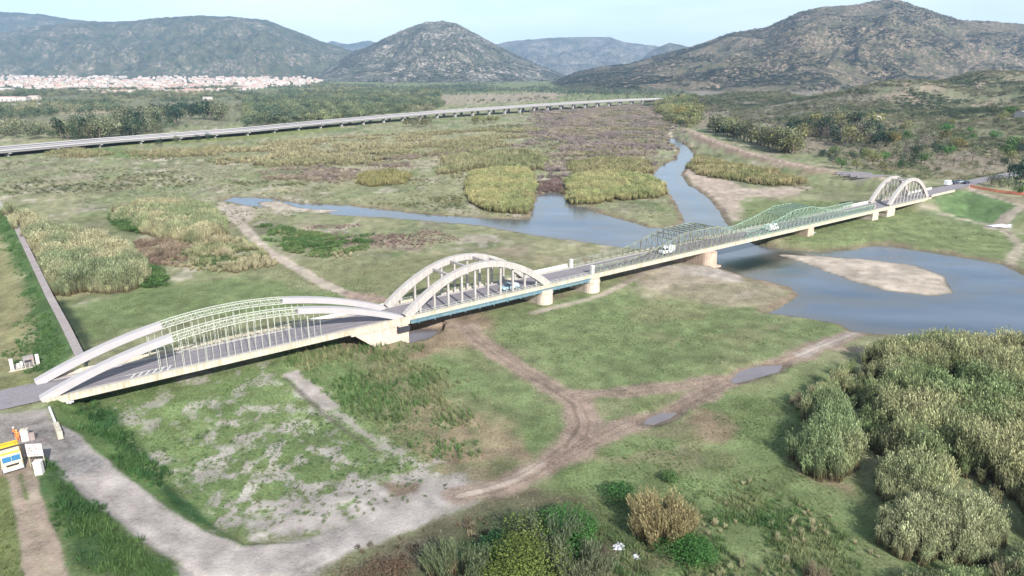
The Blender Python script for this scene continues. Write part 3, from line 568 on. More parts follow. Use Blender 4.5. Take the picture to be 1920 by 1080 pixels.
# deck: slab, carriageway, kerbs, edge beams for every span
for a, b in ((0, L1), (L1, S3), (S3, S4), (S4, 169), (169, 223), (223, S5), (S5, S6), (S6, SE)):
    a2, b2 = a+.04, b-.04
    MB().box(a2, b2, .1, 9.9, ZD-.95, ZD-.35).build('deck_slab', M['conc'], bridge)
    for y in (-.25, 9.75):
        m = MB().box(a2, b2, y, y+.5, ZD-1.0, ZD+.02)
        m.box(a2, b2, y-(.08 if y < 1 else -.2), y+.5+(.08 if y > 1 else -.2)-.0, ZD+.02, ZD+.16)
        m.build('edge_beam', M['cream'] if a > 200 or a < S4 else M['cream'], bridge)
    for y in (.55, 8.65):
        MB().box(a2, b2, y, y+.8, ZD-.35, ZD-.12).build('kerb', M['conc'], bridge)
rd = MB().box(-.0, SE, 1.35, 8.65, ZD-.36, ZD-.22).build('road_surface', M['asphalt'], bridge)
M['tar'] = mat_plain('tar_seal', (.09,.085,.095), .8, noise=.3)
for y in (2.6, 4.1, 5.0, 6.3, 7.6):
    MB().box(2, SE-2, y, y+.16, ZD-.22, ZD-.216).build('tar_strip', M['tar'], rd)
for k in range(6):                          # white hatching near the first arch
    s0 = 12.5 + k*1.15
    MB().beam((s0, 1.6, ZD-.213), (s0+1.0, 3.2, ZD-.213), .22, .006).build('road_hatching', M['white'], rd)
MB().box(12, 19.5, 1.5, 1.62, ZD-.22, ZD-.214).build('road_line', M['white'], rd)
MB().box(12, 19.5, 3.25, 3.37, ZD-.22, ZD-.214).build('road_line', M['white'], rd)
# solid parapets
def parapet(a, b, y, h=.75, mt='white', t=.25):
    o = MB().box(a, b, y, y+t, ZD-.12, ZD+h).build('parapet', M[mt], bridge, .03); return o
parapet(48, 66, 9.9, .55, 'white'); parapet(S3, S4-1, 9.8, .8); parapet(S5-6, S6+2, 9.6, .8); parapet(SE-2, SE+24, 9.8, .8); parapet(2, 48, 9.9, .45, 'cream')
parapet(SE+1, SE+24, .2, .9, 'cream')
# --- first arch: concrete ends, steel lattice middle, thin hanger pairs
def arc(s0, s1, rise, t0=0, t1=1, y=0, n=24, zb=ZD):
    return [(s0+(s1-s0)*t, y, zb + 4*rise*t*(1-t)) for t in np.linspace(t0, t1, n)]
R1 = 6.9
for y in (.95, 9.05):
    z_ = lambda s: ZD-.2 + 4*R1*(s/L1)*(1-s/L1)
    ta, tb = (.31, .655)
    hh = lambda q: 1.25
    e1 = MB().sweep(arc(-.5, L1+.5, R1, 0, ta, y, 14, ZD-.2), 1.7, 1.15).build('arch_end', M['conc_lav'], bridge, .04)
    e2 = MB().sweep(arc(-.5, L1+.5, R1, tb, 1, y, 14, ZD-.2), 1.7, 1.15).build('arch_end', M['conc_lav'], bridge, .04)
    P = arc(-.5, L1+.5, R1, ta-.012, tb+.012, y, 29, ZD-.2)
    corners = []
    for sy in (-.7, .7):
        for sz in (-.55, .55):
            c = [(p[0], p[1]+sy, p[2]+sz) for p in P]; corners.append(c)
            m = MB()
            m.sweep(c, .11, .11); lat = m.build('lattice_chord', M['lattice'], bridge)
    m = MB()
    for i in range(len(P)-1):
        for c0, c1 in ((0, 1), (2, 3), (1, 3), (0, 2)):
            A_, B_ = (c0, c1) if i % 2 else (c1, c0)
            m.beam(corners[A_][i], corners[B_][i+1], .045); m.beam(corners[c0][i], corners[c1][i], .045)
    lc = m.build('lattice_bracing', M['lattice'], bridge); lc['kind'] = 'stuff'
    k = 0
    for s in np.arange(17.0, 46.5, 1.28):
        q = s; zt = z_(q) - (.5 if ta*L1 < q < tb*L1 else .4)
        MB().beam((q, y-.3, ZD-.13), (q, y-.3, zt), .075).build('hanger', M['lattice'], lat)
        if k % 3 == 0: MB().beam((q+.35, y+.3, ZD-.13), (q+.35, y+.3, zt), .075).build('hanger', M['lattice'], lat)
        k += 1
# --- concrete tied arches (second and last)
def tied_arch(s0, s1, rise, nh, y0=.75, y1=9.25, wdt=1.0, mt='conc', ghosts=True):
    ribs = []
    for y in (y0, y1):
        P = arc(s0, s1, rise, 0, 1, y, 33, ZD-.15)
        rib = MB().sweep(P, wdt, lambda t: 1.75 - .4*math.sin(math.pi*t)).build('arch_rib', M[mt], bridge, .04); ribs.append(rib)
        for i in range(1, nh+1):
            s = s0 + (s1-s0)*i/(nh+1); t = (s-s0)/(s1-s0); zt = ZD-.15 + 4*rise*t*(1-t) - .45
            MB().box(s-.24, s+.24, y-.2, y+.2, ZD-.12, zt).build('hanger', M[mt], rib, .02)
    for t in ((.30, .42, .58, .70)):
        s = s0+(s1-s0)*t; z = ZD-.15 + 4*rise*t*(1-t)
        prof = [(y0+.45, z-.75), (y0+1.5, z-.28), (y1-1.5, z-.28), (y1-.45, z-.75), (y1-.45, z+.2), (y0+.45, z+.2)]
        m = MB(); n = 6
        m.add([(s-.25, a, b) for a, b in prof] + [(s+.25, a, b) for a, b in prof], [(0,1,2,3,4,5), (11,10,9,8,7,6)] + [(i, (i+1) % 6, 6+(i+1) % 6, 6+i) for i in range(6)])
        m.build('wind_strut', M[mt], bridge)
    return ribs
tied_arch(65.5, 105.3, 8.3, 10, .75, 9.25, 1.4); tied_arch(283, 316.5, 8.9, 10, 1.6, 9.0, 1.1)
# railing in the second and the flat span
for y in (.05, 9.95):
    for a, b in ((68, 104), (S3+1, S4-1), (S6+2, SE-2)):
        m = MB()
        for z in (.45, .85): m.beam((a, y, ZD+z), (b, y, ZD+z), .05)
        rl = m.build('railing', M['lattice'], bridge)
        for s in np.arange(a, b+.1, 2.0): MB().box(s-.03, s+.03, y-.03, y+.03, ZD+.16, ZD+.87).build('railing_post', M['lattice'], rl)
# teal service girder under the near edge
tg = MB().box(66, S4-2, -.55, -.35, ZD-1.35, ZD-.75).box(66, S4-2, -.75, -.2, ZD-1.42, ZD-1.35).box(66, S4-2, -.75, -.2, ZD-.75, ZD-.68).build('service_girder', M['teal'], bridge)
for s in np.arange(68, 119, 4.0): MB().box(s-.12, s+.12, -.6, .3, ZD-1.75, ZD-.8).build('bracket', M['teal'], tg)
MB().box(62.5, 65.2, -1.5, -.4, ZD-2.5, ZD-2.3).box(62.5, 65.2, -1.5, -1.45, ZD-2.3, ZD-1.3).box(62.6, 62.7, -1.5, -.4, ZD-2.3, ZD-1.3).build('access_platform', M['dark'], bridge)
# --- piers
GB = lambda s, v: gz_at(s, v) - .6
g1 = 0.35
m = MB().prism([(52.6, ZD-1.0), (58.4, -.5), (65.4, -.5), (65.4, ZD-1.0)], -.5, 10.5); p1 = m.build('pier', M['pier'], bridge, .03)
MB().box(52.2, 65.7, -.7, 10.7, ZD-1.28, ZD-.99).build('pier_cap', M['pier'], p1)
MB().box(59.2, 59.4, -.58, -.5, -.4, ZD-1.3).build('pilaster_strip', M['pier'], p1)
def round_pier(s, w_, zb, mt='pier', nose=True, v0=.6, v1=9.6, cap=True):
    m = MB(); r = w_/2; n = 10; prof = []
    for i in range(n+1): a = math.pi + math.pi*i/n; prof.append((s + r*math.cos(a), v0 + (r*math.sin(a) if nose else 0)))
    for i in range(n+1): a = math.pi*i/n; prof.append((s + r*math.cos(a), v1 + (r*math.sin(a) if nose else 0)))
    def ring(z, k): c = [(s+(x-s)*k, (v0+v1)/2 + (y-(v0+v1)/2)*(1+(k-1)*.25), z) for x, y in prof]; return c
    zs = [(zb, 1.08), (ZD-1.9, 1.0), (ZD-1.9, 1.07), (ZD-1.6, 1.07), (ZD-1.6, 1.0), (ZD-.96, 1.0)] if cap else [(zb, 1.08), (ZD-.96, 1.0)]
    V = []; q = len(prof)
    for z, k in zs: V += ring(z, k)
    Fs = [tuple(range(q))[::-1], tuple(range((len(zs)-1)*q, len(zs)*q))]
    for j in range(len(zs)-1): Fs += [(j*q+i, j*q+(i+1) % q, (j+1)*q+(i+1) % q, (j+1)*q+i) for i in range(q)]
    m.add(V, Fs); return m.build('pier', M[mt], bridge)
round_pier(104.2, 4.1, gz_at(104, 0)-1); round_pier(120.2, 4.3, gz_at(120, 0)-1)
round_pier(167.5, 5.0, -1.6, 'pink_pier', True, -.2, 10, False); round_pier(223.5, 3.6, .6, 'pink_pier', False, -.4, 10.4, False)
round_pier(269, 4.4, .6, 'pier', False, -.4, 10.4); round_pier(281, 6.0, .2, 'pier', False, -.6, 10.4); round_pier(316.0, 4.4, .8, 'pier', True, .6, 9.4)
MB().prism([(318.2, ZD-.96), (318.2, 1.5), (322, 2.2), (331, ZD-.96)], -.4, .1).build('wing_wall', M['cream'], bridge)
# footing blocks seen at the water-side pier
MB().box(163.5, 171.5, -2.2, 11.5, -1.8, -.25).build('footing', M['pink_pier'], bridge)
# --- steel trusses
def th(s):
    p = lambda a, b, w, hgt: hgt*max(0, 1 - max(0, a-s, s-b)/w)**1.35
    return 1.9 + max(p(157, 171, 20, 4.0), p(214, 225, 24, 4.2))
for y in (.9, 9.1):
    for a, b, mt in ((S4, 187, 'grey_steel'), (187, S5, 'green_steel')):
        n = int(round((b-a)/2.45)); ss = np.linspace(a, b, n+1); m = MB()
        for s, s2 in zip(ss, ss[1:]):
            m.beam((s, y, ZD+th(s)), (s2, y, ZD+th(s2)), .26, .24); m.beam((s, y, ZD+.1), (s2, y, ZD+.1), .26, .24)
        tr = m.build('truss', M[mt], bridge)
        for i, s in enumerate(ss): MB().beam((s, y, ZD+.1), (s, y, ZD+th(s)), .19, .17).build('truss_post', M[mt], tr)
        for i, (s, s2) in enumerate(zip(ss, ss[1:])):
            MB().beam((s, y, ZD+.15), (s2, y, ZD+th(s2)-.1), .13, .12).build('truss_diagonal', M[mt], tr)
            MB().beam((s2, y, ZD+.15), (s, y, ZD+th(s)-.1), .13, .12).build('truss_diagonal', M[mt], tr)
for s in list(np.arange(152, 180, 2.45)) + list(np.arange(206, 236, 2.45)):
    if th(s) > 4.6: MB().beam((s, .9, ZD+th(s)), (s, 9.1, ZD+th(s)), .2, .26).beam((s, .9, ZD+th(s)), (s+2.4, 9.1, ZD+th(s+2.4)), .09).build('portal_strut', M['grey_steel'] if s < 187 else M['green_steel'], bridge)
for y in (.9, 9.1): MB().box(S4-.7, S4+.1, y-.35, y+.35, ZD-.12, ZD+2.2).build('end_pillar', M['white'], bridge, .03)
MB().box(S5+.2, S5+.9, .55, 1.25, ZD-.12, ZD+1.9).build('end_pillar', M['conc'], bridge, .03)
# ------------------------------------------------------------------ approach roads, kerbs and walls
def ribbon(name, P, w_, mat, lift=.03, zfun=None, **k):
    P = np.array(P, float); V = []; Fs = []
    Q = [];
    for i in range(len(P)-1):
        m = max(2, int(np.linalg.norm(P[i+1]-P[i])/4))
        for t in np.arange(m)/m: Q.append(P[i]*(1-t)+P[i+1]*t)
    Q.append(P[-1]); Q = np.array(Q)
    for i, p in enumerate(Q):
        d = Q[min(i+1, len(Q)-1)] - Q[max(i-1, 0)]; d = d/np.linalg.norm(d); n = np.array([-d[1], d[0]])
        for j in (-1, -.33, .33, 1):
            q = p + n*w_/2*j; V.append((q[0], q[1], (zfun(q) if zfun else tz(q[0], q[1])) + lift))
    for i in range(len(Q)-1):
        for j in range(3): Fs.append((4*i+j, 4*i+j+1, 4*i+4+j+1, 4*i+4+j))
    me = mesh_np(name, V, Fs, mat, True); return tag(link(bpy.data.objects.new(name, me)), kind='structure', **k)
ribbon('road', [br(0.2, 5)[:2], br(-15, 5.2)[:2], br(-32, 6.5)[:2], br(-60, 9)[:2]], 8.6, M['asphalt'], .04, zfun=lambda q: 4.93)
ribbon('road', [br(SE-.2, 5)[:2], br(326, 5)[:2], br(338, 6.5)[:2], *RROAD[3:]], 7.6, M['asphalt'], .04, zfun=lambda q: max(4.95, tz(*q)))
o = MB()
kb = empty('road_edge_kerb', tuple(br(-8, 11.2, 4.9)), BANG, label='short pale kerb along the far edge of the road left of the bridge', cat='kerb')
MB().box(-16, -.5, 0, .35, -.1, .35).build('kerb_stone', M['cream'], kb)
# levee wall left of the first arch
P = LEVEE_W[:4]; wl = empty('levee_wall', (P[0][0], P[0][1], 0), label='long grey concrete wall holding the grassy levee behind the first arch', cat='wall')
for i in range(3):
    a, b = P[i], P[i+1]; n = max(1, int(np.linalg.norm(b-a)/10))
    for j in range(n):
        p, q = a+(b-a)*j/n, a+(b-a)*(j+1)/n; d = (q-p)/np.linalg.norm(q-p); r = np.array([d[1], -d[0]])
        o0 = P[0]; L3 = lambda z, off: [(*(e + r*off - o0), z) for e in (p + d*.02, q - d*.02)]
        c = L3(4.25, -1.0) + L3(4.25, .55); c2 = L3(3.9, -1.0) + L3(3.9, .55)
        MB().add([c[0], c[1], c[3], c[2], c2[0], c2[1], c2[3], c2[2]], [(0,1,2,3), (7,6,5,4), (0,4,5,1), (1,5,6,2), (2,6,7,3), (3,7,4,0)]).build('coping_slab', M['wall_grey'], wl)
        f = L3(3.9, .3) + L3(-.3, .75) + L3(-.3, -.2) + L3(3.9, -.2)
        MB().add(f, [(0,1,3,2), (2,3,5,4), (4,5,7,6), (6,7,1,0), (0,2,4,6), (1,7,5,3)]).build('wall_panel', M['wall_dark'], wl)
# white roadside parapet by the junction
a, b = gp(92, 762, 5.6), gp(112, 812, 5.6); d = b-a; ln = np.linalg.norm(d[:2])
pw = empty('parapet_wall', (a[0], a[1], 4.6), math.atan2(d[1], d[0]), label='weathered white parapet wall beside the gravel junction at the foot of the near arch', cat='wall')
MB().box(0, ln*.62, -.14, .14, -.5, 1.0).build('rail_wall', M['white'], pw, .03); MB().box(ln*.64, ln, -.35, .35, -.9, 1.15).build('end_block', M['cream'], pw, .05)
# sluice gate frame on the levee
c0 = on(24, 695, 4.0); c1 = on(72, 684, 4.0); d = c1-c0; sg = empty('sluice_gate', tuple(c0), math.atan2(d.y, d.x), label='white sluice gate frame with two pillars and a grey railing on the levee', cat='gate'); W_ = d.length
for x in (0, W_): MB().box(x-.28, x+.28, -.3, .3, -.8, 2.3).build('pillar', M['white'], sg, .03)
MB().box(-.6, W_+1.2, -.55, -.2, -.6, .18).build('sill', M['cream'], sg)
MB().box(.3, W_-.3, .1, 3.2, -.6, .05).build('platform', M['wall_grey'], sg)
m = MB();
for z in (.6, 1.15): m.beam((.3, -.35, z), (W_-.3, -.35, z), .06)
rl = m.build('railing', M['wall_grey'], sg)
for i in range(1, 6): MB().box(W_*i/6-.03, W_*i/6+.03, -.38, -.32, .1, 1.18).build('railing_post', M['white'], rl)
MB().box(W_*.45, W_-.5, 1.6, 3.0, 0, 1.5).build('gate_housing', M['wall_grey'], sg, .03); MB().box(W_*.5, W_-.9, 1.56, 1.6, .4, 1.0).build('opening', M['dark'], sg)
MB().box(W_*.18, W_*.3, .6, 1.2, 0, .9).build('winch_box', M['white'], sg, .03); MB().box(W_*.32, W_*.42, .8, 1.4, 0, 1.1).build('winch_box', M['white'], sg, .03)
# ------------------------------------------------------------------ motorway viaduct
VP = np.array([gp(x, y, z)[:2] for x, y, z in ((-420,322,4),(-200,303,4),(0,284,4.2),(220,264,4.4),(480,244,4.8),(640,228,5.6),(830,211,7.6),(1000,199,9.6),(1110,192,10.6),(1200,187.2,11.2),(1330,183.2,11))])
VZ = np.array([4,4,4.2,4.4,4.8,5.6,7.6,9.6,10.6,11.2,11])
seg = np.r_[0, np.cumsum(np.linalg.norm(np.diff(VP, axis=0), axis=1))]
def vat(t):
    p = np.array([np.interp(t, seg, VP[:, 0]), np.interp(t, seg, VP[:, 1])]); a = np.array([np.interp(t-30, seg, VP[:, 0]), np.interp(t-30, seg, VP[:, 1])]); b = np.array([np.interp(t+30, seg, VP[:, 0]), np.interp(t+30, seg, VP[:, 1])])
    d = (b-a)/np.linalg.norm(b-a); return p, d, np.array([-d[1], d[0]]), np.interp(t, seg, VZ)
via = empty('viaduct', (VP[0][0], VP[0][1], 0), label='long low motorway viaduct with pale parapets crossing the valley', cat='viaduct'); VO = np.array([VP[0][0], VP[0][1]])
def vribbon(name, sec, t0, t1, step, mat, parent):
    """closed section of (offset, height) points swept along the viaduct line"""
    V = []; Fs = []; ts = np.arange(t0, t1, step); q = len(sec)
    for t in ts:
        p, d, n, z = vat(t)
        for o_, h in sec: V.append((*(p + n*o_ - VO), z+h))
    for i in range(len(ts)-1):
        for j in range(q): Fs.append((i*q+j, i*q+(j+1) % q, (i+1)*q+(j+1) % q, (i+1)*q+j))
    me = mesh_np(name, V, Fs, mat); fix(me); return link(bpy.data.objects.new(name, me), parent)
T1 = seg[-1]-20
M['via'] = mat_plain('viaduct_concrete', (.30,.29,.29), .9, noise=.15, scale=.05); M['via_edge'] = mat_plain('viaduct_parapet', (.37,.36,.37), .7, noise=.05, scale=.1); M['via_road'] = mat_plain('motorway_asphalt', (.26,.25,.255), .9, noise=.1, scale=.08)
bodyd = vribbon('deck', [(.2,-1.5),(29.8,-1.5),(29.8,-.1),(.2,-.1)], 0, T1, 12, M['via'], via)
vribbon('road_surface', [(.5,-.1),(29.5,-.1),(29.5,0.0),(.5,0.0)], 0, T1, 12, M['via_road'], via)
for o_ in (0, 29.9): vribbon('parapet', [(o_-.12,-.25),(o_+.22,-.25),(o_+.22,.7),(o_-.12,.7)], 0, T1, 12, M['via_edge'], via)
vribbon('central_barrier', [(14.7,0),(15.3,0),(15.2,.85),(14.8,.85)], 0, T1, 12, M['via'], via)
for t in np.arange(20, T1, 34.0):
    p, d, n, z = vat(t); a_ = math.atan2(d[1], d[0])
    q = p + n*15; g = tz(q[0], q[1]); mtx = Matrix.Translation((q[0]-VO[0], q[1]-VO[1], 0)) @ Matrix.Rotation(a_, 4, 'Z')
    for y in (-10.5, 10.5):
        pr = MB().box(-.8, .8, y-1.8, y+1.8, g-1, z-2.2).build('pier', M['via_edge'], via); pr.matrix_local = mtx
    c = MB().box(-1.1, 1.1, -14.6, 14.6, z-2.2, z-1.5).build('pier_cap', M['via_edge'], pr)
# ------------------------------------------------------------------ vehicles
def wheels(root, xs, yw, r=.34, w_=.22):
    for x in xs:
        for y in (-yw, yw):
            tyre = MB().tube((x, y-w_/2, r), (x, y+w_/2, r), r, n=14).build('wheel', M['tyre'], root)
            s = 1 if y > 0 else -1; MB().tube((x, y+s*w_/2, r), (x, y+s*(w_/2+.02), r), r*.55, n=10).build('rim', M['car_silver'], tyre)
def loft(secs):
    """sections of (x, half width bottom, half width top, z0, z1) joined along x"""
    m = MB(); V = []
    for x, a, b, z0, z1 in secs: V += [(x, -a, z0), (x, a, z0), (x, b, z1), (x, -b, z1)]
    n = len(secs); Fs = [(0,1,2,3), tuple(4*(n-1)+k for k in (3,2,1,0))]
    for i in range(n-1):
        for k in range(4): Fs.append((4*i+k, 4*i+4+k, 4*i+4+(k+1) % 4, 4*i+(k+1) % 4))
    return m.add(V, Fs)
def car(loc, rz, paint, label, kind='car'):
    c = empty(kind, loc, rz, label=label, cat='van' if kind == 'van' else ('pickup' if kind == 'pickup' else 'car'))
    if kind == 'van':
        loft([(-2.6,.93,.86,.35,2.15),(-2.5,.95,.86,.3,2.25),(1.2,.95,.85,.3,2.28),(1.75,.95,.8,.3,1.95),(2.0,.95,.86,.3,1.25),(2.55,.93,.86,.35,1.0),(2.65,.88,.8,.4,.75)]).build('body', paint, c, .05)
        loft([(1.28,.78,.78,2.14,2.2),(1.8,.76,.74,1.72,1.86),(2.03,.8,.78,1.3,1.36)]).build('windscreen', M['glass'], c)
        for y in (-1, 1): MB().box(.5, 1.55, y*.955-.01, y*.955+.01, 1.3, 1.85).build('side_window', M['glass'], c)
        wheels(c, (-1.6, 1.7), .86)
        for y in (-.65, .65): MB().box(2.6, 2.68, y-.16, y+.16, .75, .95).build('headlight', M['lamp'], c)
    elif kind == 'pickup':
        loft([(-2.5,.88,.86,.4,.95),(-.3,.9,.88,.35,.98),(1.2,.9,.88,.35,1.0),(2.3,.88,.82,.4,.92),(2.45,.84,.78,.45,.8)]).build('body', paint, c, .04)
        loft([(-.4,.85,.7,.98,1.05),(-.2,.85,.7,.98,1.62),(.75,.85,.7,.98,1.62),(1.35,.85,.75,.98,1.05)]).build('cab', M['glass'], c, .04)
        MB().box(-.15, .72, -.7, .7, 1.62, 1.67).build('cab_roof', paint, c, .02)
        MB().box(-2.35, -.5, -.72, .72, .955, 1.3).build('load', M['tarp'], c, .05)
        wheels(c, (-1.5, 1.5), .82)
    else:
        loft([(-2.1,.8,.76,.35,.85),(-1.9,.85,.82,.3,.95),(1.2,.86,.84,.28,.92),(1.95,.84,.78,.3,.78),(2.1,.78,.7,.36,.66)]).build('body', paint, c, .05)
        loft([(-1.8,.78,.66,.93,.98),(-1.2,.78,.62,.93,1.42),(.3,.78,.62,.93,1.44),(1.05,.78,.7,.92,.97)]).build('cabin', M['glass'], c, .03)
        loft([(-1.15,.62,.6,1.43,1.47),(.28,.62,.6,1.445,1.48)]).build('roof', paint, c, .02)
        wheels(c, (-1.3, 1.3), .78, .31)
    return c
RZ = ZD-.22
def onbr(s, v): q = br(s, v, RZ+.01); return tuple(q)
car(onbr(95.5, 3.4), BANG+math.pi, M['car_blue'], 'blue and white pickup crossing under the second concrete arch', 'pickup')
car(onbr(153.5, 4.0), BANG+math.pi, M['car_white'], 'white van driving on the grey truss part of the bridge', 'van')
car(onbr(206, 3.6), BANG, M['car_white'], 'white van driving on the green truss part of the bridge', 'van')
ROT = math.atan2(*(RROAD[3]-RROAD[2])[::-1])
for i, (px, py, p, k, rz, lb) in enumerate([(1777,348,'car_white','van',BANG,'white van nearest the last arch at the far bridge end'),(1790,346,'car_dark','car',BANG-.1,'dark blue car between two white vehicles at the far bridge end'),(1801,344,'car_silver','car',BANG-.2,'silver car in the middle of the queue at the far bridge end'),(1812,345.5,'car_dark','car',BANG-.1,'last dark car of the queue beside the red barrier')]):
    q = on(px, py, 5); car((q.x, q.y, max(q.z, 4.95)+.05), rz, M[p], lb, k)
# --- yellow lorry with cream cab, nose towards the viewer
q = on(27, 886, 4.8); dq = on(33, 925, 4.8) - q
tk = empty('truck', (q.x, q.y, tz(q.x, q.y)+.02), math.atan2(dq.y, dq.x)+.08, label='yellow lorry with a cream cab and blue tinted windscreen on the dirt track', cat='lorry')
loft([(-.0,1.18,1.12,.75,2.75),(-1.5,1.2,1.15,.75,2.85),(-1.55,1.2,1.15,.75,2.85)][::-1]).build('cab', M['cream_paint'], tk, .06)
loft([(0.0,1.15,1.10,.75,1.62),(.22,1.1,1.05,.8,1.5)]).build('cab_front', M['cream_paint'], tk, .05)
M['screen'] = mat_plain('blue_tinted_glass', (.04,.16,.32), .2, spec=.7, noise=.3, scale=2)
for a_, b_ in ((-.98, -.03), (.03, .98)): MB().add([(.03, a_, 1.68), (.03, b_, 1.68), (-.0+.02, b_, 2.42), (.02, a_, 2.42), (.09, a_, 1.68), (.09, b_, 1.68), (.06, b_, 2.42), (.06, a_, 2.42)], [(0,1,2,3),(7,6,5,4),(0,4,5,1),(1,5,6,2),(2,6,7,3),(3,7,4,0)]).build('windscreen', M['screen'], tk)
MB().box(.1, .3, -1.15, 1.15, .42, .8).build('bumper', M['car_silver'], tk, .03)
MB().box(.20, .235, -.7, .7, 1.05, 1.35).build('grille', M['dark'], tk)
MB().box(.3, .33, -.35, .35, .48, .7).build('number_plate', M['white'], tk)
for y in (-.85, .85): MB().box(.22, .3, y-.18, y+.18, .88, 1.1).build('headlight', M['lamp'], tk)
MB().box(-.3, .12, -1.05, 1.05, 2.8, 2.88).build('sun_visor', M['yellow'], tk, .03)
MB().box(-1.9, -1.6, -1.2, 1.2, 2.7, 3.0).build('cab_gap_shade', M['dark'], tk)  # solid dark block standing for the shade between cab and tipper
for y in (-1, 1):
    mr = MB().beam((.05, y*1.15, 2.3), (.25, y*1.42, 2.35), .05).box(.2, .28, y*1.42-.1, y*1.42+.1, 1.85, 2.4).build('mirror', M['dark'], tk)
    MB().box(-1.1, -.25, y*1.19-.015, y*1.19+.015, 1.7, 2.35).build('side_window', M['glass'], tk)
MB().box(-4.5, -1.7, -1.25, 1.25, .95, 1.1).build('chassis', M['dark'], tk)
bd = MB().box(-4.5, -1.75, -1.27, -1.2, 1.1, 2.5).box(-4.5, -1.75, 1.2, 1.27, 1.1, 2.5).box(-4.5, -4.4, -1.2, 1.2, 1.1, 2.5).box(-1.85, -1.75, -1.2, 1.2, 1.1, 3.1).box(-4.4, -1.85, -1.2, 1.2, 1.1, 1.2).build('tipper_body', M['yellow'], tk)
for x in np.arange(-4.2, -1.8, .75):
    for y in (-1.3, 1.3): MB().box(x-.05, x+.05, y-.03, y+.03, 1.15, 2.5).build('side_rib', M['yellow'], bd)
MB().box(-4.3, -2.0, -1.18, 1.18, 1.21, 1.9).build('load', M['stone'], tk, .1)
m = MB().tube((-2.2, .9, 2.5), (-2.2, .9, 3.3), .06).beam((-2.2, -1.1, 3.25), (-2.2, 1.1, 3.25), .1); m.build('beacon_bar', M['orange'], tk)
for x in (-.75, -3.6):
    for y in (-1.02, 1.02):
        wo = MB().tube((x, y-.16, .5), (x, y+.16, .5), .5, n=16).build('wheel', M['tyre'], tk); s = 1 if y > 0 else -1
        MB().tube((x, y+s*.16, .5), (x, y+s*.18, .5), .27, n=12).build('rim', M['car_silver'], wo)
# --- worker
def person(loc, rz, label, top, legs, helmet=None, arm=(.25, .15)):
    """one skinned body; clothes and hair are children"""
    o = empty('person', loc, rz, label=label, cat='person')
    def skin(name, pts, edges, rad, mat, root=0, sub=1):
        me = bpy.data.meshes.new(name); me.from_pydata(pts, edges, []); me.materials.append(mat); bm = bmesh.new(); bm.from_mesh(me); bm.verts.layers.skin.verify(); bm.to_mesh(me); bm.free()
        ob = link(bpy.data.objects.new(name, me), o); m = ob.modifiers.new('skin', 'SKIN')
        for i, r in enumerate(rad): me.skin_vertices[0].data[i].radius = (r, r*.85 if i else r)
        me.skin_vertices[0].data[root].use_root = True
        s = ob.modifiers.new('subdivision', 'SUBSURF'); s.levels = sub; s.render_levels = sub + 1; return ob
    P = [(0,0,.95),(0,.02,1.2),(0,.01,1.42),(0,0,1.52),(0,-.02,1.66),(0,-.01,1.74),
         (-.1,0,.9),(-.12,-.04,.5),(-.13,0,.09),(-.13,-.16,.04),(.1,0,.9),(.13,.03,.5),(.14,.06,.09),(.14,-.1,.04),
         (-.19,0,1.42),(-.27,.02,1.16),(-.25,-.14,.93),(-.25,-.18,.84),(.19,0,1.42),(.27,0,1.16),(.26,-arm[0],1.0+arm[1]),(.26,-arm[0]-.07,1.06+arm[1])]
    Ed = [(0,1),(1,2),(2,3),(3,4),(4,5),(0,6),(6,7),(7,8),(8,9),(0,10),(10,11),(11,12),(12,13),(2,14),(14,15),(15,16),(16,17),(2,18),(18,19),(19,20),(20,21)]
    Rr = [.15,.14,.16,.055,.1,.07,.1,.065,.045,.04,.1,.065,.045,.04,.065,.048,.035,.03,.065,.048,.035,.03]
    skin('body', P, Ed, Rr, M['skin'])
    skin('jacket', [P[0],P[1],P[2],P[14],P[15],P[16],P[18],P[19],P[20]], [(0,1),(1,2),(2,3),(3,4),(4,5),(2,6),(6,7),(7,8)], [.175,.165,.18,.085,.066,.05,.085,.066,.05], M[top])
    skin('trousers', [P[0],P[6],P[7],(-.13,0,.14),P[10],P[11],(.14,.06,.14)], [(0,1),(1,2),(2,3),(0,4),(4,5),(5,6)], [.165,.12,.085,.07,.12,.085,.07], M[legs])
    for s in (-1, 1):                       # hands: palm, four fingers and a thumb
        wx, wy, wz = P[17] if s < 0 else P[21]; h = MB().box(wx-.045, wx+.045, wy-.02, wy+.02, wz-.07, wz+.02)
        for k in range(4): h.beam((wx-.034+.022*k, wy, wz-.07), (wx-.034+.022*k, wy-.02, wz-.14+.01*abs(k-1.5)), .018)
        h.beam((wx+.045*(-s), wy, wz-.02), (wx+.07*(-s), wy-.03, wz-.08), .02); h.build('hand', M['skin'], o)
    m = MB(); 
    for x in (-.035, .035): m.box(x-.012, x+.012, -.128, -.115, 1.68, 1.695)
    m.box(-.025, .025, -.125, -.112, 1.61, 1.62); m.build('face', M['dark'], o); MB().beam((0, -.11, 1.68), (0, -.14, 1.64), .025).build('nose', M['skin'], o)
    hm = MB(); V = []; n = 12
    for j in range(5):
        a = j/4*math.pi/2
        for i in range(n): V.append((.135*math.cos(a)*math.cos(i*2*math.pi/n), -.015+.15*math.cos(a)*math.sin(i*2*math.pi/n), 1.72+.13*math.sin(a)))
    hm.add(V, [(j*n+i, j*n+(i+1) % n, (j+1)*n+(i+1) % n, (j+1)*n+i) for j in range(4) for i in range(n)]); hm.build('helmet' if helmet else 'hair', M[helmet or 'dark'], o)
    return o
q = on(35, 828, 4.9); person((q.x, q.y, tz(q.x, q.y)+.01), .5, 'worker in orange jacket and trousers standing behind the yellow lorry', 'orange', 'orange', 'yellow')
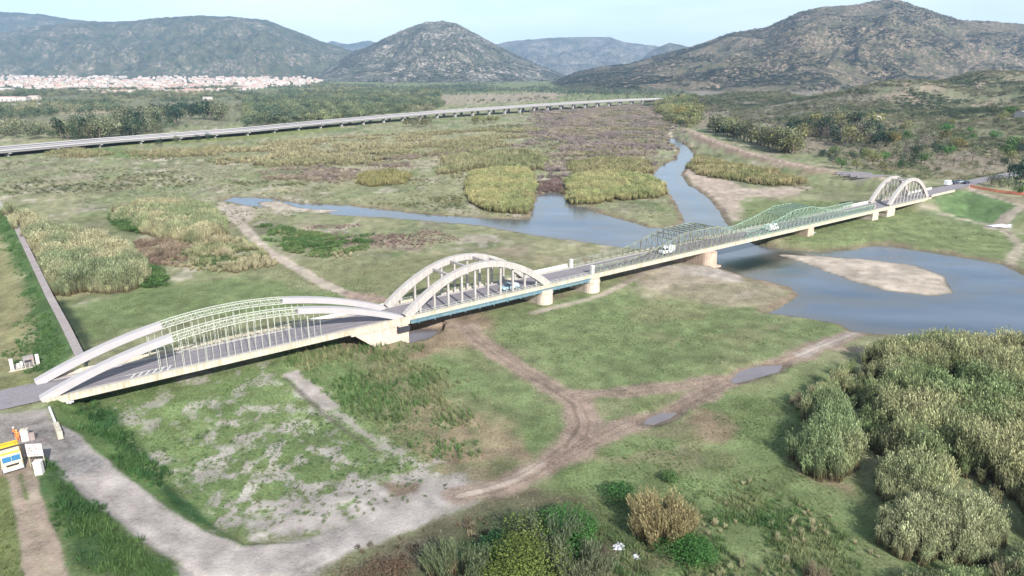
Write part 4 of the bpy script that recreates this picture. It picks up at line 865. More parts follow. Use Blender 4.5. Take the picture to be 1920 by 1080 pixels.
q = on(30, 826, 4.9); person((q.x-.5, q.y+.6, tz(q.x-.5, q.y+.6)+.01), 2.4, 'second worker in orange jacket and dark trousers by the junction', 'orange', 'navy', 'white')
# --- control cabinet, notice board and white box at the junction
q = on(49, 826, 4.9); cb = empty('cabinet', tuple(q), .35, label='small white roadside cabinet between the worker and the ramp', cat='cabinet')
MB().box(-.45, .45, -.3, .3, 0, 1.7).build('housing', M['white'], cb, .03); MB().box(-.5, .5, -.35, .35, 1.7, 1.8).build('lid', M['cream'], cb, .02); MB().box(-.35, .35, -.32, -.3, .2, 1.5).build('door', M['car_silver'], cb)
MB().box(.5, 1.2, -.35, .25, 0, 1.1).build('meter_box', M['wall_grey'], cb, .03)
q = on(71, 874, 4.6); nb = empty('notice_board', tuple(q), .12, label='white notice board on two posts with rows of small print beside the lorry', cat='sign')
MB().box(-1.0, 1.0, -.04, .04, 1.5, 3.3).build('panel', M['white'], nb, .02)
for x in (-.9, .9): MB().box(x-.05, x+.05, .05, .13, -.3, 3.2).build('post', M['cream'], nb)
M['print_r'] = mat_plain('red_print', (.5,.12,.12), .8); M['print_b'] = mat_plain('blue_print', (.15,.18,.35), .8)
rr_ = random.Random(4)
for r_ in range(7):
    x = -.85
    while x < .75:
        w_ = rr_.uniform(.08, .3); MB().box(x, min(x+w_, .88), -.052, -.042, 3.05-r_*.22, 3.17-r_*.22).build('print_line', M[rr_.choice(['print_r', 'print_b', 'dark'])], nb); x += w_ + rr_.uniform(.05, .14)
q = on(75, 888, 4.4); wb = empty('white_box', tuple(q), .2, label='plain white concrete box standing in the grass below the notice board', cat='box')
MB().box(-.45, .45, -.4, .4, -.3, 1.75).build('box', M['white'], wb, .04); MB().box(-.5, .5, -.45, .45, 1.75, 1.85).build('lid', M['white'], wb, .02)
# --- red safety netting
NP = [on(x, y, 4.5) for x, y in ((1817,351),(1824,353),(1845,357),(1868,361),(1893,364),(1922,367),(1960,371))]
rb = empty('safety_barrier', tuple(NP[0]), label='long red plastic safety netting barrier beside the road at the far bridge end', cat='barrier')
for i, (a, b) in enumerate(zip(NP, NP[1:])):
    n = max(1, int((b-a).length/3))
    for j in range(n):
        p, q_ = a.lerp(b, j/n)-NP[0], a.lerp(b, (j+1)/n)-NP[0]
        MB().beam(p+Vector((0,0,-.3)), p+Vector((0,0,1.5)), .12).build('post', M['white'] if i < 1 else M['red_net'], rb)
        nb_ = MB()
        for zz_ in (.35, .75, 1.15): nb_.beam(p+Vector((0,0,zz_)), q_+Vector((0,0,zz_)), .04, .26)
        nb_.box(p.x-.02, p.x+.02, p.y-.02, p.y+.02, p.z+.2, p.z+1.3); o_ = nb_.build('net_panel', M['red_net'], rb); o_['kind'] = 'stuff'
# --- odds and ends on the flats
def sheet(px, py, w_, l_, label, mat='tarp', name='pale_sheet', cat='sheet', h=.5):
    q = on(px, py); n = 9; V = []
    for j in range(n):
        for i in range(n):
            a, b = (i/(n-1)-.5), (j/(n-1)-.5); k = 1-.5*((2*a)**4+(2*b)**4)/2
            V.append((a*w_*(1+.2*math.sin(b*9)), b*l_*(1+.2*math.cos(a*7)), .05 + h*k*random.random()*(.4 if abs(a) > .45 or abs(b) > .45 else 1)))
    o = link(bpy.data.objects.new(name, mesh_np(name, V, [(j*n+i, j*n+i+1, j*n+n+i+1, j*n+n+i) for j in range(n-1) for i in range(n-1)], M[mat], True))); o.location = q
    return tag(o, label, cat)
sheet(1884, 426, 12, 4, 'white sheet lying at the fork of the paths right of the bridge', h=.8)
sheet(1497, 436, 10, 3.5, 'pale bluish puddle modelled as a sheet under the bridge left of the small pink pier', h=.6)  # bumpy pale mesh stands in for a puddle between the piers
sheet(1616, 404, 12, 3, 'white rubble heap lying left of the pier before the last arch', 'stone', 'rubble_heap', 'rubble', .9)
sheet(128, 756, 1.4, 1.2, 'white bag lying in the grass below the near bridge edge', h=.7)
sheet(1160, 1027, 1.3, 1.2, 'larger white stone in the scrub near the bottom edge', 'tarp', 'white_stone', 'stone', .5)
sheet(1193, 1046, .8, .8, 'smaller white stone in the scrub near the bottom edge', 'tarp', 'white_stone', 'stone', .4)
M['pile'] = mat_plain('old_beams', (.17,.16,.175), .9, noise=.3)
q = on(1628, 347, .5); pl_ = empty('beam_stack', tuple(q), .1, label='stack of grey concrete beams lying behind the last arch', cat='stack')
for i in range(7):
    for j in range(2): MB().box(-9+random.uniform(-4, 4), 8+random.uniform(-4, 4), i*2.6-.4, i*2.6+.4, -.2+j*.5, .25+j*.5).build('beam', M['pile'], pl_)
# ------------------------------------------------------------------ houses
def house_mesh(w_, d, h, rf, hip=False):
    b = MB().box(-w_/2, w_/2, -d/2, d/2, 0, h); e = .35; r = MB()
    if hip: r.add([(-w_/2-e,-d/2-e,h),(w_/2+e,-d/2-e,h),(w_/2+e,d/2+e,h),(-w_/2-e,d/2+e,h),(-w_/4,0,h+rf),(w_/4,0,h+rf)], [(0,1,5,4),(1,2,5),(2,3,4,5),(3,0,4),(3,2,1,0)])
    else: r.add([(-w_/2-e,-d/2-e,h),(w_/2+e,-d/2-e,h),(w_/2+e,d/2+e,h),(-w_/2-e,d/2+e,h),(-w_/2-e,0,h+rf),(w_/2+e,0,h+rf)], [(0,1,5,4),(1,2,5),(2,3,4,5),(3,0,4),(3,2,1,0)])
    win = MB(); 
    for x in np.arange(-w_/2+1.5, w_/2-1, 2.8):
        for z in np.arange(1.0, h-1.2, 3.0): win.box(x, x+1.0, -d/2-.06, -d/2-.01, z, z+1.4)
    return b, r, win
M['h_white'] = mat_plain('white_plaster', (.46,.435,.425), .9, noise=.05, scale=.1); M['h_cream'] = mat_plain('cream_plaster', (.43,.39,.34), .9, noise=.05, scale=.1); M['h_pink'] = mat_plain('pink_plaster', (.44,.35,.32), .9, noise=.05, scale=.1)
HM = []
for i, (w_, d, h, rf, hip, wm, rm) in enumerate([(13,10,6.2,2.2,0,'h_white','roof_tile'),(17,11,7,2.2,0,'h_cream','roof_tile'),(11,11,9.3,2.2,1,'h_white','roof_pale'),(15,12,6.5,2.5,1,'h_pink','roof_tile'),(22,12,9,2.3,0,'h_white','roof_pale'),(12,9,5,.5,0,'h_white','h_white'),(18,12,10,.4,0,'h_cream','roof_pale')]):
    b, r, wi = house_mesh(w_, d, h, rf, hip); HM.append((b.mesh('wall', M[wm]), r.mesh('roof', M[rm]), wi.mesh('windows', M['glass']), wm, rm, w_, d, h))
def town_z(x, y): return tz(x, y) + max(0, (y-3000))*.012
LBL = {('h_white','roof_tile'):'white house with pink roof', ('h_cream','roof_tile'):'cream house with pink roof', ('h_white','roof_pale'):'white block with pale roof', ('h_pink','roof_tile'):'pink house with tiled roof', ('h_white','h_white'):'low white flat roofed house', ('h_cream','roof_pale'):'tall cream flat roofed block'}
def house(k, x, y, z, rz, sc, label=None, group='houses of the distant town'):
    if label is None:
        px_ = 960 + F_PX*x/y/.957; wh = ('far left', 'left', 'centre left', 'centre', 'centre right', 'right', 'far right')[min(6, max(0, int((px_+60)/100)))]
        dp = 'first row' if y < 2350 else ('second row' if y < 2500 else ('third row' if y < 2650 else 'middle rows'))
        label = '%s, %s, %s part of the distant town' % (LBL[HM[k][3:5]], dp, wh); grp = True
    else: grp = False
    o = empty('house', (x, y, z), rz, label=label, cat='house', group=group if grp else None); o.scale = (sc,)*3
    link(bpy.data.objects.new('wall', HM[k][0]), o); link(bpy.data.objects.new('roof', HM[k][1]), o); return o
ru = random.Random(11); spots = []; VB = []; FB = [[], [], []]
town = np.array([(-40,150),(120,150),(300,150),(430,151),(570,152),(605,158),(580,162),(520,165),(430,169),(360,174),(230,175),(120,170),(0,165),(-60,165)], float)
tries = 0
while len(spots) < 1500 and tries < 60000:
    tries += 1; px, py = ru.uniform(-60, 640), ru.uniform(150.5, 177)
    if not inside(np.array([px]), np.array([py]), town)[0]: continue
    q = gp(px, py + .6, 8)
    if q[1] > 5200: continue
    if all(abs(q[0]-a)+abs(q[1]-b) > 15 for a, b in spots[-250:]): spots.append((q[0], q[1]))
spots.sort(key=lambda s: s[1])
near = [s for s in spots if s[0] > -2200][:290]; rest = [s for s in spots if s not in set(near)]
for x, y in near: house(ru.choice([0,0,1,2,3,4,5,6]), x, y, town_z(x, y)-.3, ru.uniform(-.5, .5)+.1, ru.uniform(.65, 1.05))
def joined(name, items, mats, **k):
    V = []; Fs = []; mi = []
    for hk, x, y, z, rz, sc in items:
        for part in (0, 1):
            me = HM[hk][part]; o = len(V); c, s = math.cos(rz)*sc, math.sin(rz)*sc
            V += [(x+v.co.x*c-v.co.y*s, y+v.co.x*s+v.co.y*c, z+v.co.z*sc) for v in me.vertices]
            for p in me.polygons: Fs.append(tuple(i+o for i in p.vertices)); mi.append(mats.index(me.materials[0]))
    me = bpy.data.meshes.new(name); me.from_pydata(V, [], Fs); [me.materials.append(m) for m in mats]; me.polygons.foreach_set('material_index', mi); me.update()
    return tag(link(bpy.data.objects.new(name, me)), **k)
hm = [M['h_white'], M['h_cream'], M['h_pink'], M['roof_tile'], M['roof_pale']]
joined('distant_houses', [(ru.choice([0,1,2,3,4,5,6,0]), x, y, town_z(x, y)-.3, ru.uniform(-.5, .6), ru.uniform(.75, 1.2)) for x, y in rest], hm, label='mass of small pale houses with pink roofs at the back of the distant town', cat='houses', kind='stuff')
# single buildings that stand apart
def shed(px, py, w_, d, h, rz, label, roof='roof_pale', wm='h_white', z0=3):
    q = on(px, py, z0); o = empty('industrial_shed', tuple(q), rz, label=label, cat='warehouse')
    b, r, wi = house_mesh(w_, d, h, 1.5, False); b.build('wall', M[wm], o); r.build('roof', M[roof], o)
    for x in np.arange(-w_/2+4, w_/2-4, 9): MB().box(x, x+4, -d/2-.06, -d/2-.01, .2, h*.6).build('door', M['wall_grey'], o)
shed(8, 190, 60, 26, 9, .12, 'long white warehouse with a pink roof at the left edge before the town', 'roof_tile')
shed(38, 190, 34, 22, 8, .12, 'grey and white warehouse right of the long pink roofed one', 'roof_pale')
shed(66, 188, 20, 14, 9, .05, 'single cream house right of the warehouses before the town', 'roof_pale', 'h_cream')
shed(42, 203, 34, 14, 6, .1, 'low white shed in front of the warehouses', 'h_white'); shed(68, 202, 40, 14, 6, .1, 'wide white shed right of the low one before the town', 'h_white')
shed(5, 172, 60, 20, 7, .1, 'white long building left behind the warehouses', 'h_white'); shed(88, 202, 26, 12, 4, .1, 'small flat white shed ending the row before the town', 'h_white')
shed(392, 188, 22, 12, 6, 0, 'white house among the trees below the town', 'roof_pale')
def lone(px, py, z0, k, sc, label):
    q = on(px, py, z0); house(k, q.x, q.y, q.z-.5, .2, sc, label)
lone(1908, 149, 55, 0, .9, 'white house high on the right hillside near the frame edge'); lone(1914, 265, 3, 5, 1.1, 'low white house at the right edge behind the trees'); lone(1905, 237, 8, 5, .7, 'small white hut on the slope above the right edge house')
lone(1640, 245, 4, 2, .6, 'pale house half hidden among trees below the right hill')
# ------------------------------------------------------------------ plant prototypes
def leafmesh(name, V, Fq, hgt, rnd, mat):
    me = mesh_np(name, V, Fq, mat); set_attr(me, 'hgt', np.asarray(hgt, np.float32), 'FLOAT'); set_attr(me, 'rnd', np.asarray(rnd, np.float32), 'FLOAT'); return me
M['cane'] = mat_leaf('giant_cane_leaves', low=(.165,.125,.075), var=.45)
M['scrub'] = mat_leaf('scrub_twigs', var=.35); M['leafm'] = mat_leaf('leaf_mass', var=.4)
def cane_proto(seed, n=46, leaves=4, w_=.022):
    """clump of upright stalks with hanging ribbon leaves, one unit high"""
    r = np.random.default_rng(seed); V = []; Fq = []; H = []; R_ = []
    def quad(a, b, c, d, ha, hb, q): o = len(V); V.extend([a, b, c, d]); Fq.append((o, o+1, o+2, o+3)); H.extend([ha, ha, hb, hb]); R_.extend([q]*4)
    for i in range(n):
        a, rad = r.uniform(0, 2*math.pi), .26*math.sqrt(r.uniform(0, 1)); x, y = rad*math.cos(a), rad*math.sin(a); h = r.uniform(.62, 1.05); q = r.uniform(0, 1)
        lx, ly = x*.55+r.normal(0, .06), y*.55+r.normal(0, .06); f = r.uniform(0, math.pi); ux, uy = math.cos(f)*w_*.6, math.sin(f)*w_*.6
        m1, tp = (x+lx*.4, y+ly*.4, h*.5), (x+lx, y+ly, h)
        quad((x-ux, y-uy, 0), (x+ux, y+uy, 0), (m1[0]+ux, m1[1]+uy, m1[2]), (m1[0]-ux, m1[1]-uy, m1[2]), 0, .5, q)
        quad((m1[0]-ux, m1[1]-uy, m1[2]), (m1[0]+ux, m1[1]+uy, m1[2]), (tp[0]+ux*.3, tp[1]+uy*.3, tp[2]), (tp[0]-ux*.3, tp[1]-uy*.3, tp[2]), .5, 1, q)
        for k in range(leaves):
            t = r.uniform(.3, 1.0); b = r.uniform(0, 2*math.pi); px, py, pz = x+lx*t*t, y+ly*t*t, h*t; ln = r.uniform(.10, .19); c, s = math.cos(b), math.sin(b); lw = w_*r.uniform(.6, 1.1); q2 = r.uniform(0, 1)
            e = (px+c*ln*.6, py+s*ln*.6, pz+ln*r.uniform(.2, .7)); g = (px+c*ln, py+s*ln, pz+ln*r.uniform(-.3, .5))
            quad((px-s*lw*.4, py+c*lw*.4, pz), (px+s*lw*.4, py-c*lw*.4, pz), (e[0]+s*lw, e[1]-c*lw, e[2]), (e[0]-s*lw, e[1]+c*lw, e[2]), t, t, q2)
            quad((e[0]-s*lw, e[1]+c*lw, e[2]), (e[0]+s*lw, e[1]-c*lw, e[2]), (g[0]+s*.003, g[1]-c*.003, g[2]), (g[0]-s*.003, g[1]+c*.003, g[2]), t, t, q2)
    return leafmesh('cane', V, Fq, H, R_, M['cane'])
def ball_proto(seed, n=220, lf=.11, mat='leafm', lobes=6, zc=.45, up=0.0, flat=.75, base=0.0, col_low=True):
    """leaf faces spread over and inside a handful of lobes, one unit high"""
    r = np.random.default_rng(seed); C_ = [(r.normal(0, .2), r.normal(0, .2), zc+r.uniform(-.15, .22), r.uniform(.2, .34)) for _ in range(lobes)]
    c = np.array([C_[i] for i in r.integers(0, lobes, n)]); d = r.normal(size=(n, 3)); d /= np.linalg.norm(d, axis=1)[:, None]
    rad = c[:, 3]*(r.uniform(.35, 1.08, n)**.5); p = c[:, :3] + d*rad[:, None]*np.array((1, 1, flat)); p[:, 2] = np.maximum(p[:, 2], base+r.uniform(0, .06, n))
    nn = d + r.normal(0, .5, (n, 3)); nn[:, 2] += up; nn /= np.linalg.norm(nn, axis=1)[:, None]
    t1 = np.cross(nn, r.normal(size=(n, 3))); t1 /= np.linalg.norm(t1, axis=1)[:, None]; t2 = np.cross(nn, t1); s = (lf*r.uniform(.5, 1.15, n))[:, None]
    V = np.stack([p-t1*s*.5, p-t2*s*.35, p+t1*s*.5, p+t2*s*.35], 1).reshape(-1, 3); q = np.repeat(r.uniform(0, 1, n), 4)
    return leafmesh('leaves', V, np.arange(4*n).reshape(-1, 4), np.clip(V[:, 2], 0, 1), q, M[mat] if isinstance(mat, str) else mat)
def twig_proto(seed, n=110, mat='scrub'):
    """hazy bush of thin rising twigs"""
    r = np.random.default_rng(seed); V = []; H = []; R_ = []
    for i in range(n):
        a = r.uniform(0, 2*math.pi); rad = .38*math.sqrt(r.uniform(0, 1)); x, y = rad*math.cos(a), rad*math.sin(a); z0 = r.uniform(0, .45); h = r.uniform(.3, .6)*(1.15-rad); w_ = r.uniform(.015, .04); f = r.uniform(0, math.pi); ux, uy = math.cos(f)*w_, math.sin(f)*w_
        tx, ty = x*1.35+r.normal(0, .07), y*1.35+r.normal(0, .07); V += [(x-ux, y-uy, z0), (x+ux, y+uy, z0), (tx+ux*.6, ty+uy*.6, z0+h), (tx-ux*.6, ty-uy*.6, z0+h)]; H += [z0, z0, z0+h, z0+h]; R_ += [r.uniform(0, 1)]*4
    return leafmesh('twigs', V, np.arange(4*n).reshape(-1, 4), H, R_, M[mat])
def grass_proto(seed, n=16, w_=.05, mat='leafm'):
    r = np.random.default_rng(seed); V = []; H = []; R_ = []
    for i in range(n):
        a = r.uniform(0, 2*math.pi); rad = .3*math.sqrt(r.uniform(0, 1)); x, y = rad*math.cos(a), rad*math.sin(a); h = r.uniform(.5, 1); f = r.uniform(0, math.pi); ux, uy = math.cos(f)*w_, math.sin(f)*w_; q = r.uniform(0, 1)
        tx, ty = x*1.8+r.normal(0, .15), y*1.8+r.normal(0, .15); V += [(x-ux, y-uy, 0), (x+ux, y+uy, 0), (tx+ux*.25, ty+uy*.25, h), (tx-ux*.25, ty-uy*.25, h)]; H += [0, 0, 1, 1]; R_ += [q]*4
    return leafmesh('grass', V, np.arange(4*n).reshape(-1, 4), H, R_, M[mat])
PROTO = {}
def protos(key, meshes): PROTO[key] = [bpy.data.objects.new('plant', m) for m in meshes]
protos('cane', [cane_proto(s) for s in (1, 2, 3, 4)])
protos('cane_far', [cane_proto(s, 20, 2, .05) for s in (11, 12, 13)])
protos('ball', [ball_proto(s) for s in (21, 22, 23, 24)])
protos('ball_far', [ball_proto(s, 90, .19) for s in (31, 32, 33)])
protos('twig', [twig_proto(s) for s in (41, 42, 43)])
protos('grass', [grass_proto(s) for s in (51, 52, 53)])
protos('weed', [grass_proto(s, 30, .035) for s in (54, 55, 56)])
protos('stalk', [grass_proto(s, 14, .06) for s in (57, 58, 59)])
protos('wood', [ball_proto(s, 260, .13, 'leafm', 9, .5, flat=1.1) for s in (61, 62, 63, 64)])
def gn_tree(key):
    g = bpy.data.node_groups.new('scatter_'+key, 'GeometryNodeTree'); g.interface.new_socket('Geometry', in_out='INPUT', socket_type='NodeSocketGeometry'); g.interface.new_socket('Geometry', in_out='OUTPUT', socket_type='NodeSocketGeometry')
    gi, go = g.nodes.new('NodeGroupInput'), g.nodes.new('NodeGroupOutput'); ip = g.nodes.new('GeometryNodeInstanceOnPoints'); jn = g.nodes.new('GeometryNodeJoinGeometry')
    for p in PROTO[key]:
        oi = g.nodes.new('GeometryNodeObjectInfo'); oi.inputs['Object'].default_value = p; oi.inputs['As Instance'].default_value = True; g.links.new(oi.outputs['Geometry'], jn.inputs[0])
    def na(nm, ty): n = g.nodes.new('GeometryNodeInputNamedAttribute'); n.data_type = ty; n.inputs['Name'].default_value = nm; return n.outputs[0]
    g.links.new(gi.outputs[0], ip.inputs['Points']); g.links.new(jn.outputs[0], ip.inputs['Instance']); ip.inputs['Pick Instance'].default_value = True
    g.links.new(na('pid', 'INT'), ip.inputs['Instance Index']); g.links.new(na('rot', 'FLOAT_VECTOR'), ip.inputs['Rotation']); g.links.new(na('scl', 'FLOAT_VECTOR'), ip.inputs['Scale'])
    g.links.new(ip.outputs[0], go.inputs[0]); return g
GN = {}
GAIN = dict(cane=2.1, cane_far=1.55, ball=1.25, ball_far=1.25, twig=1.45, grass=1.45, weed=1.5, stalk=1.5, wood=1.75)
def scatter(name, key, x, y, z, hgt, wid, tint, label, cat, tilt=.08):
    n = len(x); tint = tint*GAIN[key]; lm = (tint @ np.array((.3, .6, .1)))[:, None]; tint = np.clip(tint*.85 + lm*np.array((1.08, 1, .85))*.15, 0, .6)
    if n == 0: return
    me = bpy.data.meshes.new(name); me.vertices.add(n); me.vertices.foreach_set('co', np.stack([x, y, z], 1).astype(np.float32).ravel())
    set_attr(me, 'scl', np.stack([wid, wid, hgt], 1), 'FLOAT_VECTOR'); set_attr(me, 'rot', np.stack([RNG.normal(0, tilt, n), RNG.normal(0, tilt, n), RNG.uniform(0, 6.28, n)], 1), 'FLOAT_VECTOR')
    set_attr(me, 'tint', tint); set_attr(me, 'pid', RNG.integers(0, len(PROTO[key]), n).astype(np.int32), 'INT')
    if key not in GN: GN[key] = gn_tree(key)
    o = link(bpy.data.objects.new(name, me)); md = o.modifiers.new('scatter', 'NODES'); md.node_group = GN[key]
    return tag(o, label, cat, kind='stuff')
def pts_in(P, step, jit=.48):
    lo, hi = P.min(0), P.max(0); X, Y = np.meshgrid(np.arange(lo[0], hi[0], step), np.arange(lo[1], hi[1], step)); X, Y = X.ravel(), Y.ravel()
    X = X + RNG.uniform(-jit, jit, len(X))*step; Y = Y + RNG.uniform(-jit, jit, len(X))*step
    return X, Y
def tints(x, y, a, b, sc=9, seed=5, jit=.12):
    t = sstep(.32, .68, fbm(x/sc, y/sc, seed, 3))[:, None]; c = np.array(a)*(1-t) + np.array(b)*t
    return np.clip(c*(1+RNG.normal(0, jit, (len(x), 1))), .005, 1)
def dry(x, y, m=.5): return sdf(x, y, RIVER) < -m
def thicket(px, step, key, h0, h1, wr, ca, cb, label, cat='cane thicket', name='cane_thicket', z=0, edge=3.0, warp=2.5, gap=0.0, gs=9, keep=None, tsc=9, tilt=.13, seed=0, dome=.5):
    P = gps(px, z); x, y = pts_in(P, step); d = sdf(x, y, P) + (fbm(x/6, y/6, 61+seed)-.5)*2*warp; n = fbm(x/gs, y/gs, 71+seed)
    k = (d > 0) & (n + RNG.uniform(-.05, .05, len(x)) > gap) & dry(x, y, -.3)
    if keep is not None: k &= keep(x, y)
    x, y, d, n = x[k], y[k], d[k], n[k]; e = np.clip(np.minimum(d/edge, (n-gap)*9 if gap else 9), 0, 1)
    h = (dome + (1-dome)*e) * (h0 + (h1-h0)*fbm(x/5+3, y/5, 81+seed, 3)) * RNG.uniform(.72, 1.18, len(x))
    return scatter(name, key, x, y, terrain(x, y)-.1, h, h*wr*RNG.uniform(.85, 1.2, len(x)), tints(x, y, ca, cb, tsc, 5+seed, .2), label, cat, tilt)
CA, CB = (.105,.135,.058), (.205,.195,.105)      # cane: grey green and straw
# foreground right
thicket([(1600,690),(1690,640),(1800,655),(1920,662),(2300,700),(2500,1100),(1960,1060),(1930,1000),(1900,950),(1790,935),(1700,900),(1640,850),(1590,800),(1575,770),(1540,745),(1560,722)], .95, 'cane', 4.3, 6.4, .62, (.085,.120,.045), (.165,.165,.080), 'tall grey green giant cane thicket filling the right side of the foreground', gap=.33, gs=7)
thicket([(1510,780),(1560,765),(1600,800),(1610,860),(1590,900),(1530,905),(1498,870)], .85, 'cane', 4.6, 5.8, .6, (.095,.13,.055), (.155,.165,.08), 'rounded cane clump at the left tip of the foreground thicket', dome=.75)
thicket([(1640,890),(1740,880),(1790,930),(1750,950),(1660,940)], .85, 'cane', 3.8, 5.2, .6, (.095,.13,.055), (.16,.17,.085), 'cane clump in front of the great thicket beside the shaded gap')
thicket([(1640,985),(1730,950),(1850,960),(1880,1010),(1830,1060),(1720,1060),(1660,1030)], .85, 'cane', 3.4, 4.8, .6, (.095,.128,.056), (.155,.165,.085), 'straw tipped cane clump low in the right foreground', dome=.6)
thicket([(1690,1090),(1760,1065),(1850,1110),(1850,1200),(1700,1200)], .85, 'cane', 3.2, 4.4, .6, (.105,.14,.055), CB, 'cane clump cut off by the bottom edge right of centre')
thicket([(1890,1060),(1950,1040),(2100,1100),(1980,1250),(1880,1150)], .85, 'cane', 3.2, 4.4, .6, (.105,.13,.06), (.24,.21,.12), 'cane clump in the bottom right corner')
thicket([(1515,735),(1555,735),(1565,755),(1530,765)], .8, 'cane', 2.4, 3.4, .7, (.20,.18,.10), (.26,.22,.13), 'small straw coloured cane tuft left of the great thicket', dome=.8, warp=.6)
thicket([(1484,755),(1508,750),(1512,764),(1490,768)], .8, 'cane', 1.6, 2.2, .8, (.22,.19,.11), (.26,.22,.13), 'very small straw cane tuft standing apart on the left of the thicket', dome=.9, warp=.4)
# left bank
thicket([(20,410),(60,420),(110,440),(200,460),(260,490),(280,530),(235,550),(160,550),(120,562),(95,545),(60,480),(15,425)], .95, 'cane', 4.6, 6.4, .62, (.105,.130,.065), (.195,.185,.105), 'wide straw and grey green cane thicket on the left bank beside the levee wall', gap=.31, gs=6)
thicket([(215,395),(300,390),(390,392),(420,415),(425,440),(380,460),(300,450),(250,430),(210,415)], 1.1, 'cane', 4.2, 5.6, .62, (.12,.145,.07), (.205,.19,.11), 'tan cane thicket behind the left one near the small stream', gap=.30, gs=7)
thicket([(320,440),(420,438),(500,470),(520,500),(440,515),(360,505),(300,480)], 1.5, 'cane', 1.4, 3.0, .9, (.14,.15,.07), (.22,.195,.12), 'low straw cane tufts scattered between the left thickets and the footpath', gap=.48, gs=5)
thicket([(200,405),(240,400),(280,420),(260,440),(215,430)], 1.3, 'ball', 2.6, 3.6, 1.2, (.055,.12,.03), (.085,.15,.04), 'bright green bushes between the two left thickets', 'bushes', 'green_bushes')
thicket([(185,478),(220,470),(235,480),(225,495),(190,490)], 1.3, 'ball', 2.4, 3.0, 1.2, (.035,.09,.025), (.07,.13,.04), 'dark green bush patch inside the left thicket', 'bushes', 'green_bushes')
thicket([(240,515),(290,505),(320,522),(310,538),(260,540)], 1.2, 'ball', 2.2, 3.2, 1.2, (.045,.11,.025), (.08,.15,.04), 'green bushes at the right foot of the left cane thicket', 'bushes', 'green_bushes')
thicket([(320,470),(420,460),(500,475),(505,495),(440,505),(360,500),(320,490)], 1.2, 'ball', 1.2, 2.6, 1.3, (.055,.12,.035), (.12,.15,.055), 'loose green bushes left of the pale footpath', 'bushes', 'green_bushes', gap=.35)
thicket([(250,455),(320,450),(360,470),(330,500),(270,495)], 1.3, 'twig', 1.8, 2.8, 1.2, (.14,.10,.075), (.17,.13,.09), 'brown leafless scrub between the left thickets', 'scrub', 'brown_scrub', gap=.3)
thicket([(490,420),(540,425),(620,445),(700,440),(715,460),(690,475),(600,485),(550,480),(510,455)], 1.15, 'ball', 1.3, 2.6, 1.3, (.065,.14,.035), (.12,.18,.055), 'bright green bushes right of the pale footpath', 'bushes', 'green_bushes', gap=.41, gs=5, warp=5)
thicket([(490,418),(620,440),(715,445),(700,485),(600,492),(510,460)], 2.0, 'cane', .9, 1.9, .8, (.15,.16,.08), (.23,.20,.12), 'straw cane shoots among the bright green bushes', gap=.50, gs=5, warp=4)
thicket([(560,425),(700,418),(830,432),(860,450),(780,468),(640,460)], 1.5, 'twig', .5, 1.1, 1.5, (.150,.105,.095), (.185,.140,.115), 'low purplish brown scrub on the flat before the side channel', 'scrub', 'purple_scrub', gap=.47)
# islands and far thickets
thicket([(1062,345),(1075,335),(1130,330),(1190,332),(1240,345),(1248,368),(1220,374),(1160,378),(1110,384),(1080,384),(1064,374)], 1.5, 'cane', 3.4, 4.6, .8, (.135,.155,.058), (.195,.185,.080), 'dense yellow green cane bed on the island between the two river arms', dome=.65, edge=3, warp=4, gap=.22)
thicket([(880,330),(930,322),(990,320),(1005,345),(1000,375),(985,402),(930,400),(885,385),(870,355)], 1.5, 'cane', 3.2, 4.6, .8, (.15,.165,.065), (.20,.185,.080), 'yellow green cane bed on the bank left of the river fork', dome=.7, gap=.18)
thicket([(830,300),(900,285),(1000,285),(1035,300),(1010,322),(900,335),(830,335)], 2.4, 'cane_far', 3.0, 4.2, .9, (.155,.170,.075), (.21,.20,.10), 'broad olive cane field behind the bank cane bed', warp=9, dome=.6, gap=.33, gs=18, tsc=25)
thicket([(1060,312),(1130,298),(1220,305),(1225,325),(1160,332),(1080,335)], 2.2, 'cane_far', 3.0, 4.2, .9, (.15,.16,.065), (.21,.19,.09), 'olive cane belt behind the island cane bed', dome=.7, gap=.15, gs=16)
thicket([(1290,298),(1320,296),(1380,312),(1450,322),(1510,338),(1515,348),(1440,350),(1370,340),(1310,330),(1285,315)], 1.8, 'cane_far', 2.6, 3.8, .9, (.15,.16,.06), (.23,.20,.095), 'yellow cane strip below the dike right of the river', dome=.6, gap=.30, gs=14)
thicket([(380,280),(560,262),(760,250),(1000,240),(1040,258),(900,285),(700,310),(500,315),(380,305)], 3.0, 'cane_far', 1.8, 3.6, 1.1, (.185,.18,.09), (.235,.215,.12), 'wide patchy straw coloured cane field in the valley floor', warp=14, dome=.5, gap=.40, gs=30, tsc=45)
thicket([(80,275),(200,285),(280,285),(420,275),(420,292),(250,300),(80,295)], 2.8, 'cane_far', 2.2, 3.6, 1.0, (.16,.165,.075), (.21,.19,.10), 'cane and scrub belt below the motorway on the left', dome=.5, gap=.38, gs=25)
thicket([(670,330),(730,322),(775,330),(760,345),(700,352),(668,345)], 1.8, 'cane_far', 2.4, 3.4, 1.0, (.155,.16,.055), (.20,.18,.07), 'small yellow cane patch in the middle of the valley floor', dome=.6)
thicket([(1010,205),(1240,200),(1268,232),(1250,262),(1225,300),(1190,322),(1120,312),(1060,318),(1040,340),(1008,358),(1005,330),(1035,300),(960,280),(1000,240)], 2.8, 'twig', 1.4, 3.6, 1.4, (.175,.142,.140), (.225,.190,.150), 'purplish leafless tamarisk scrub spreading beside the upper river', 'scrub', 'purple_scrub', gap=.44, gs=14, tsc=22, warp=38)
